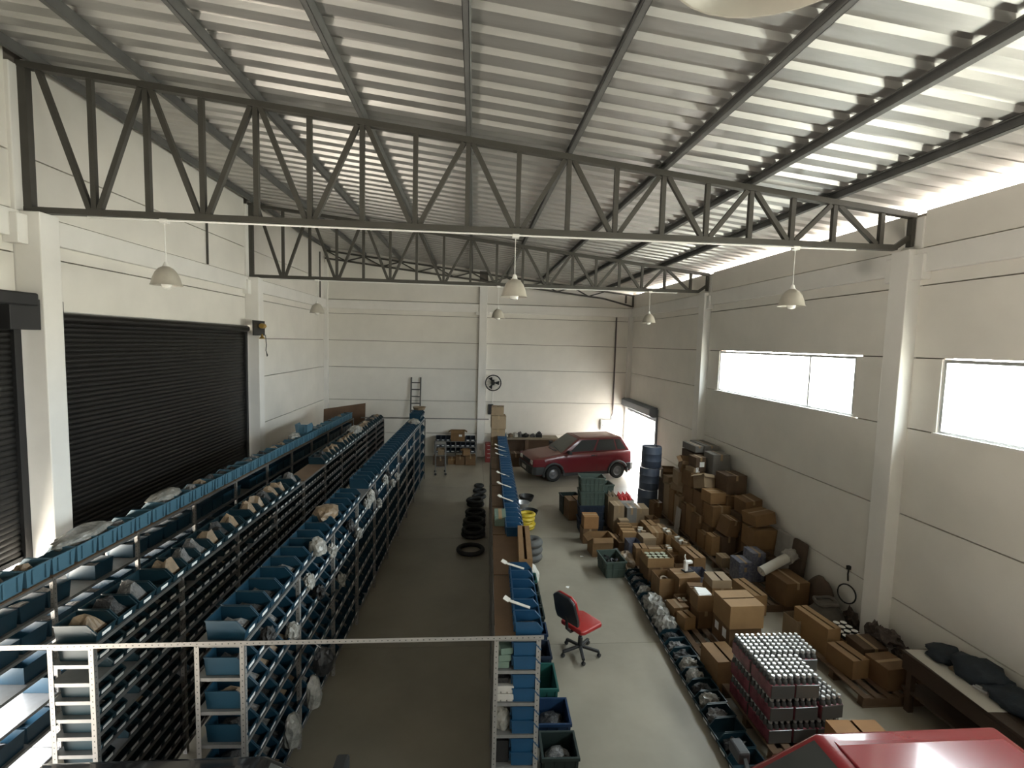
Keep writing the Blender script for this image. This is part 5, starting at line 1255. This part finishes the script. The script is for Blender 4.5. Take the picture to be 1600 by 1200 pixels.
for i, (x, y, z, w_, h_) in enumerate([(6.19,7.34,0.0,0.16,0.40),(6.02,6.66,PZ,0.22,0.42),(6.08,6.18,PZ,0.26,0.36),(5.98,6.40,0.44,0.26,0.18)]):
    blob('scrap_heap', (x, y, z), w_, 0.36, h_, mat('rusty_scrap', (0.07,0.05,0.04), 0.7, noise=0.5, scale=14, bump=0.8), 150+i, ('rusty scrap heap beside the right column', 'rusty scrap heap in the middle by the right wall', 'rusty scrap heap next to the wooden bench', 'small rusty bundle on the scrap at the bench end')[i], 'scrap', amp=0.5, freq=4)
# bench with clothes
bn = empty('wooden_bench', (5.94, 4.55, 0), 0, 'long dark wooden bench along the right wall at the right edge', 'bench')
M_DWOOD = mat('dark_bench_wood', (0.05, 0.030, 0.018), 0.6, noise=0.3, scale=2, stretch=(6, 1, 1))
for i in range(4): link('plank', MB().box(-0.36+0.18*i,-0.185+0.18*i,-1.22,1.22,0.71,0.75).mesh('plank', M_DWOOD, bevel=0.004, seg=1), bn)
link('apron', MB().box(-0.345,-0.315,-1.2,1.2,0.52,0.71).mesh('apron', M_DWOOD), bn)
for y in (-1.1, 0, 1.1):
    for x in (-0.30, 0.28): link('leg', MB().box(x-0.035,x+0.035,y-0.035,y+0.035,0,0.71).mesh('leg', M_DWOOD), bn)
link('under_shelf', MB().box(-0.33,0.34,-1.2,1.2,0.25,0.28).mesh('under_shelf', M_DWOOD), bn)
o = link('paper_sheet', MB().box(-0.20,0.20,-0.55,0.55,0,0.003).mesh('paper_sheet', M_PAPER), None, (5.80, 5.20, 0.751), (0,0,-0.05)); tag(o, 'pale sheet lying on the far end of the wooden bench', 'sheet')
for i, (x, y, w_, d_, h_) in enumerate([(5.98,5.54,0.44,0.40,0.15),(6.02,5.16,0.46,0.62,0.22),(6.0,4.70,0.48,0.60,0.17),(6.0,4.22,0.50,0.66,0.20)]):
    blob('work_clothes', (x, y, 0.754), w_, d_, h_, M_NAVYC, 160+i, 'crumpled dark navy work clothes on the bench, %s from its far end' % ordinal(i+1), 'clothes', 'work clothes on the bench', amp=0.35, freq=2.6, smooth=True)
for i, (x, y) in enumerate([(5.86,5.30),(5.84,4.98),(5.86,4.62)]):
    o = link('metal_part', MB().box(-0.03,0.03,-0.07,0.07,0,0.03).box(-0.02,0.02,-0.02,0.05,0.03,0.05).mesh('metal_part', M_ALU if i else M_TANBAG, bevel=0.006), None, (x, y, 0.756), (0,0,0.3*i)); tag(o, 'small metal part beside the work clothes, %s from the far bench end' % ordinal(i+1), 'metal part')

for i, (x, y, lb) in enumerate([(2.42, 10.35, 'white paper scrap on the floor left of the open carton'), (1.86, 9.0, 'tiny white paper scrap on the floor beyond the office chair')]):
    o = link('paper_scrap', MB().add([(-0.04,-0.03,0.001),(0.04,-0.02,0.006),(0.03,0.03,0.001),(-0.03,0.035,0.008)], [(0,1,2,3)]).mesh('paper_scrap', M_LABEL), None, (x, y, 0), (0, 0, i)); tag(o, lb, 'paper')
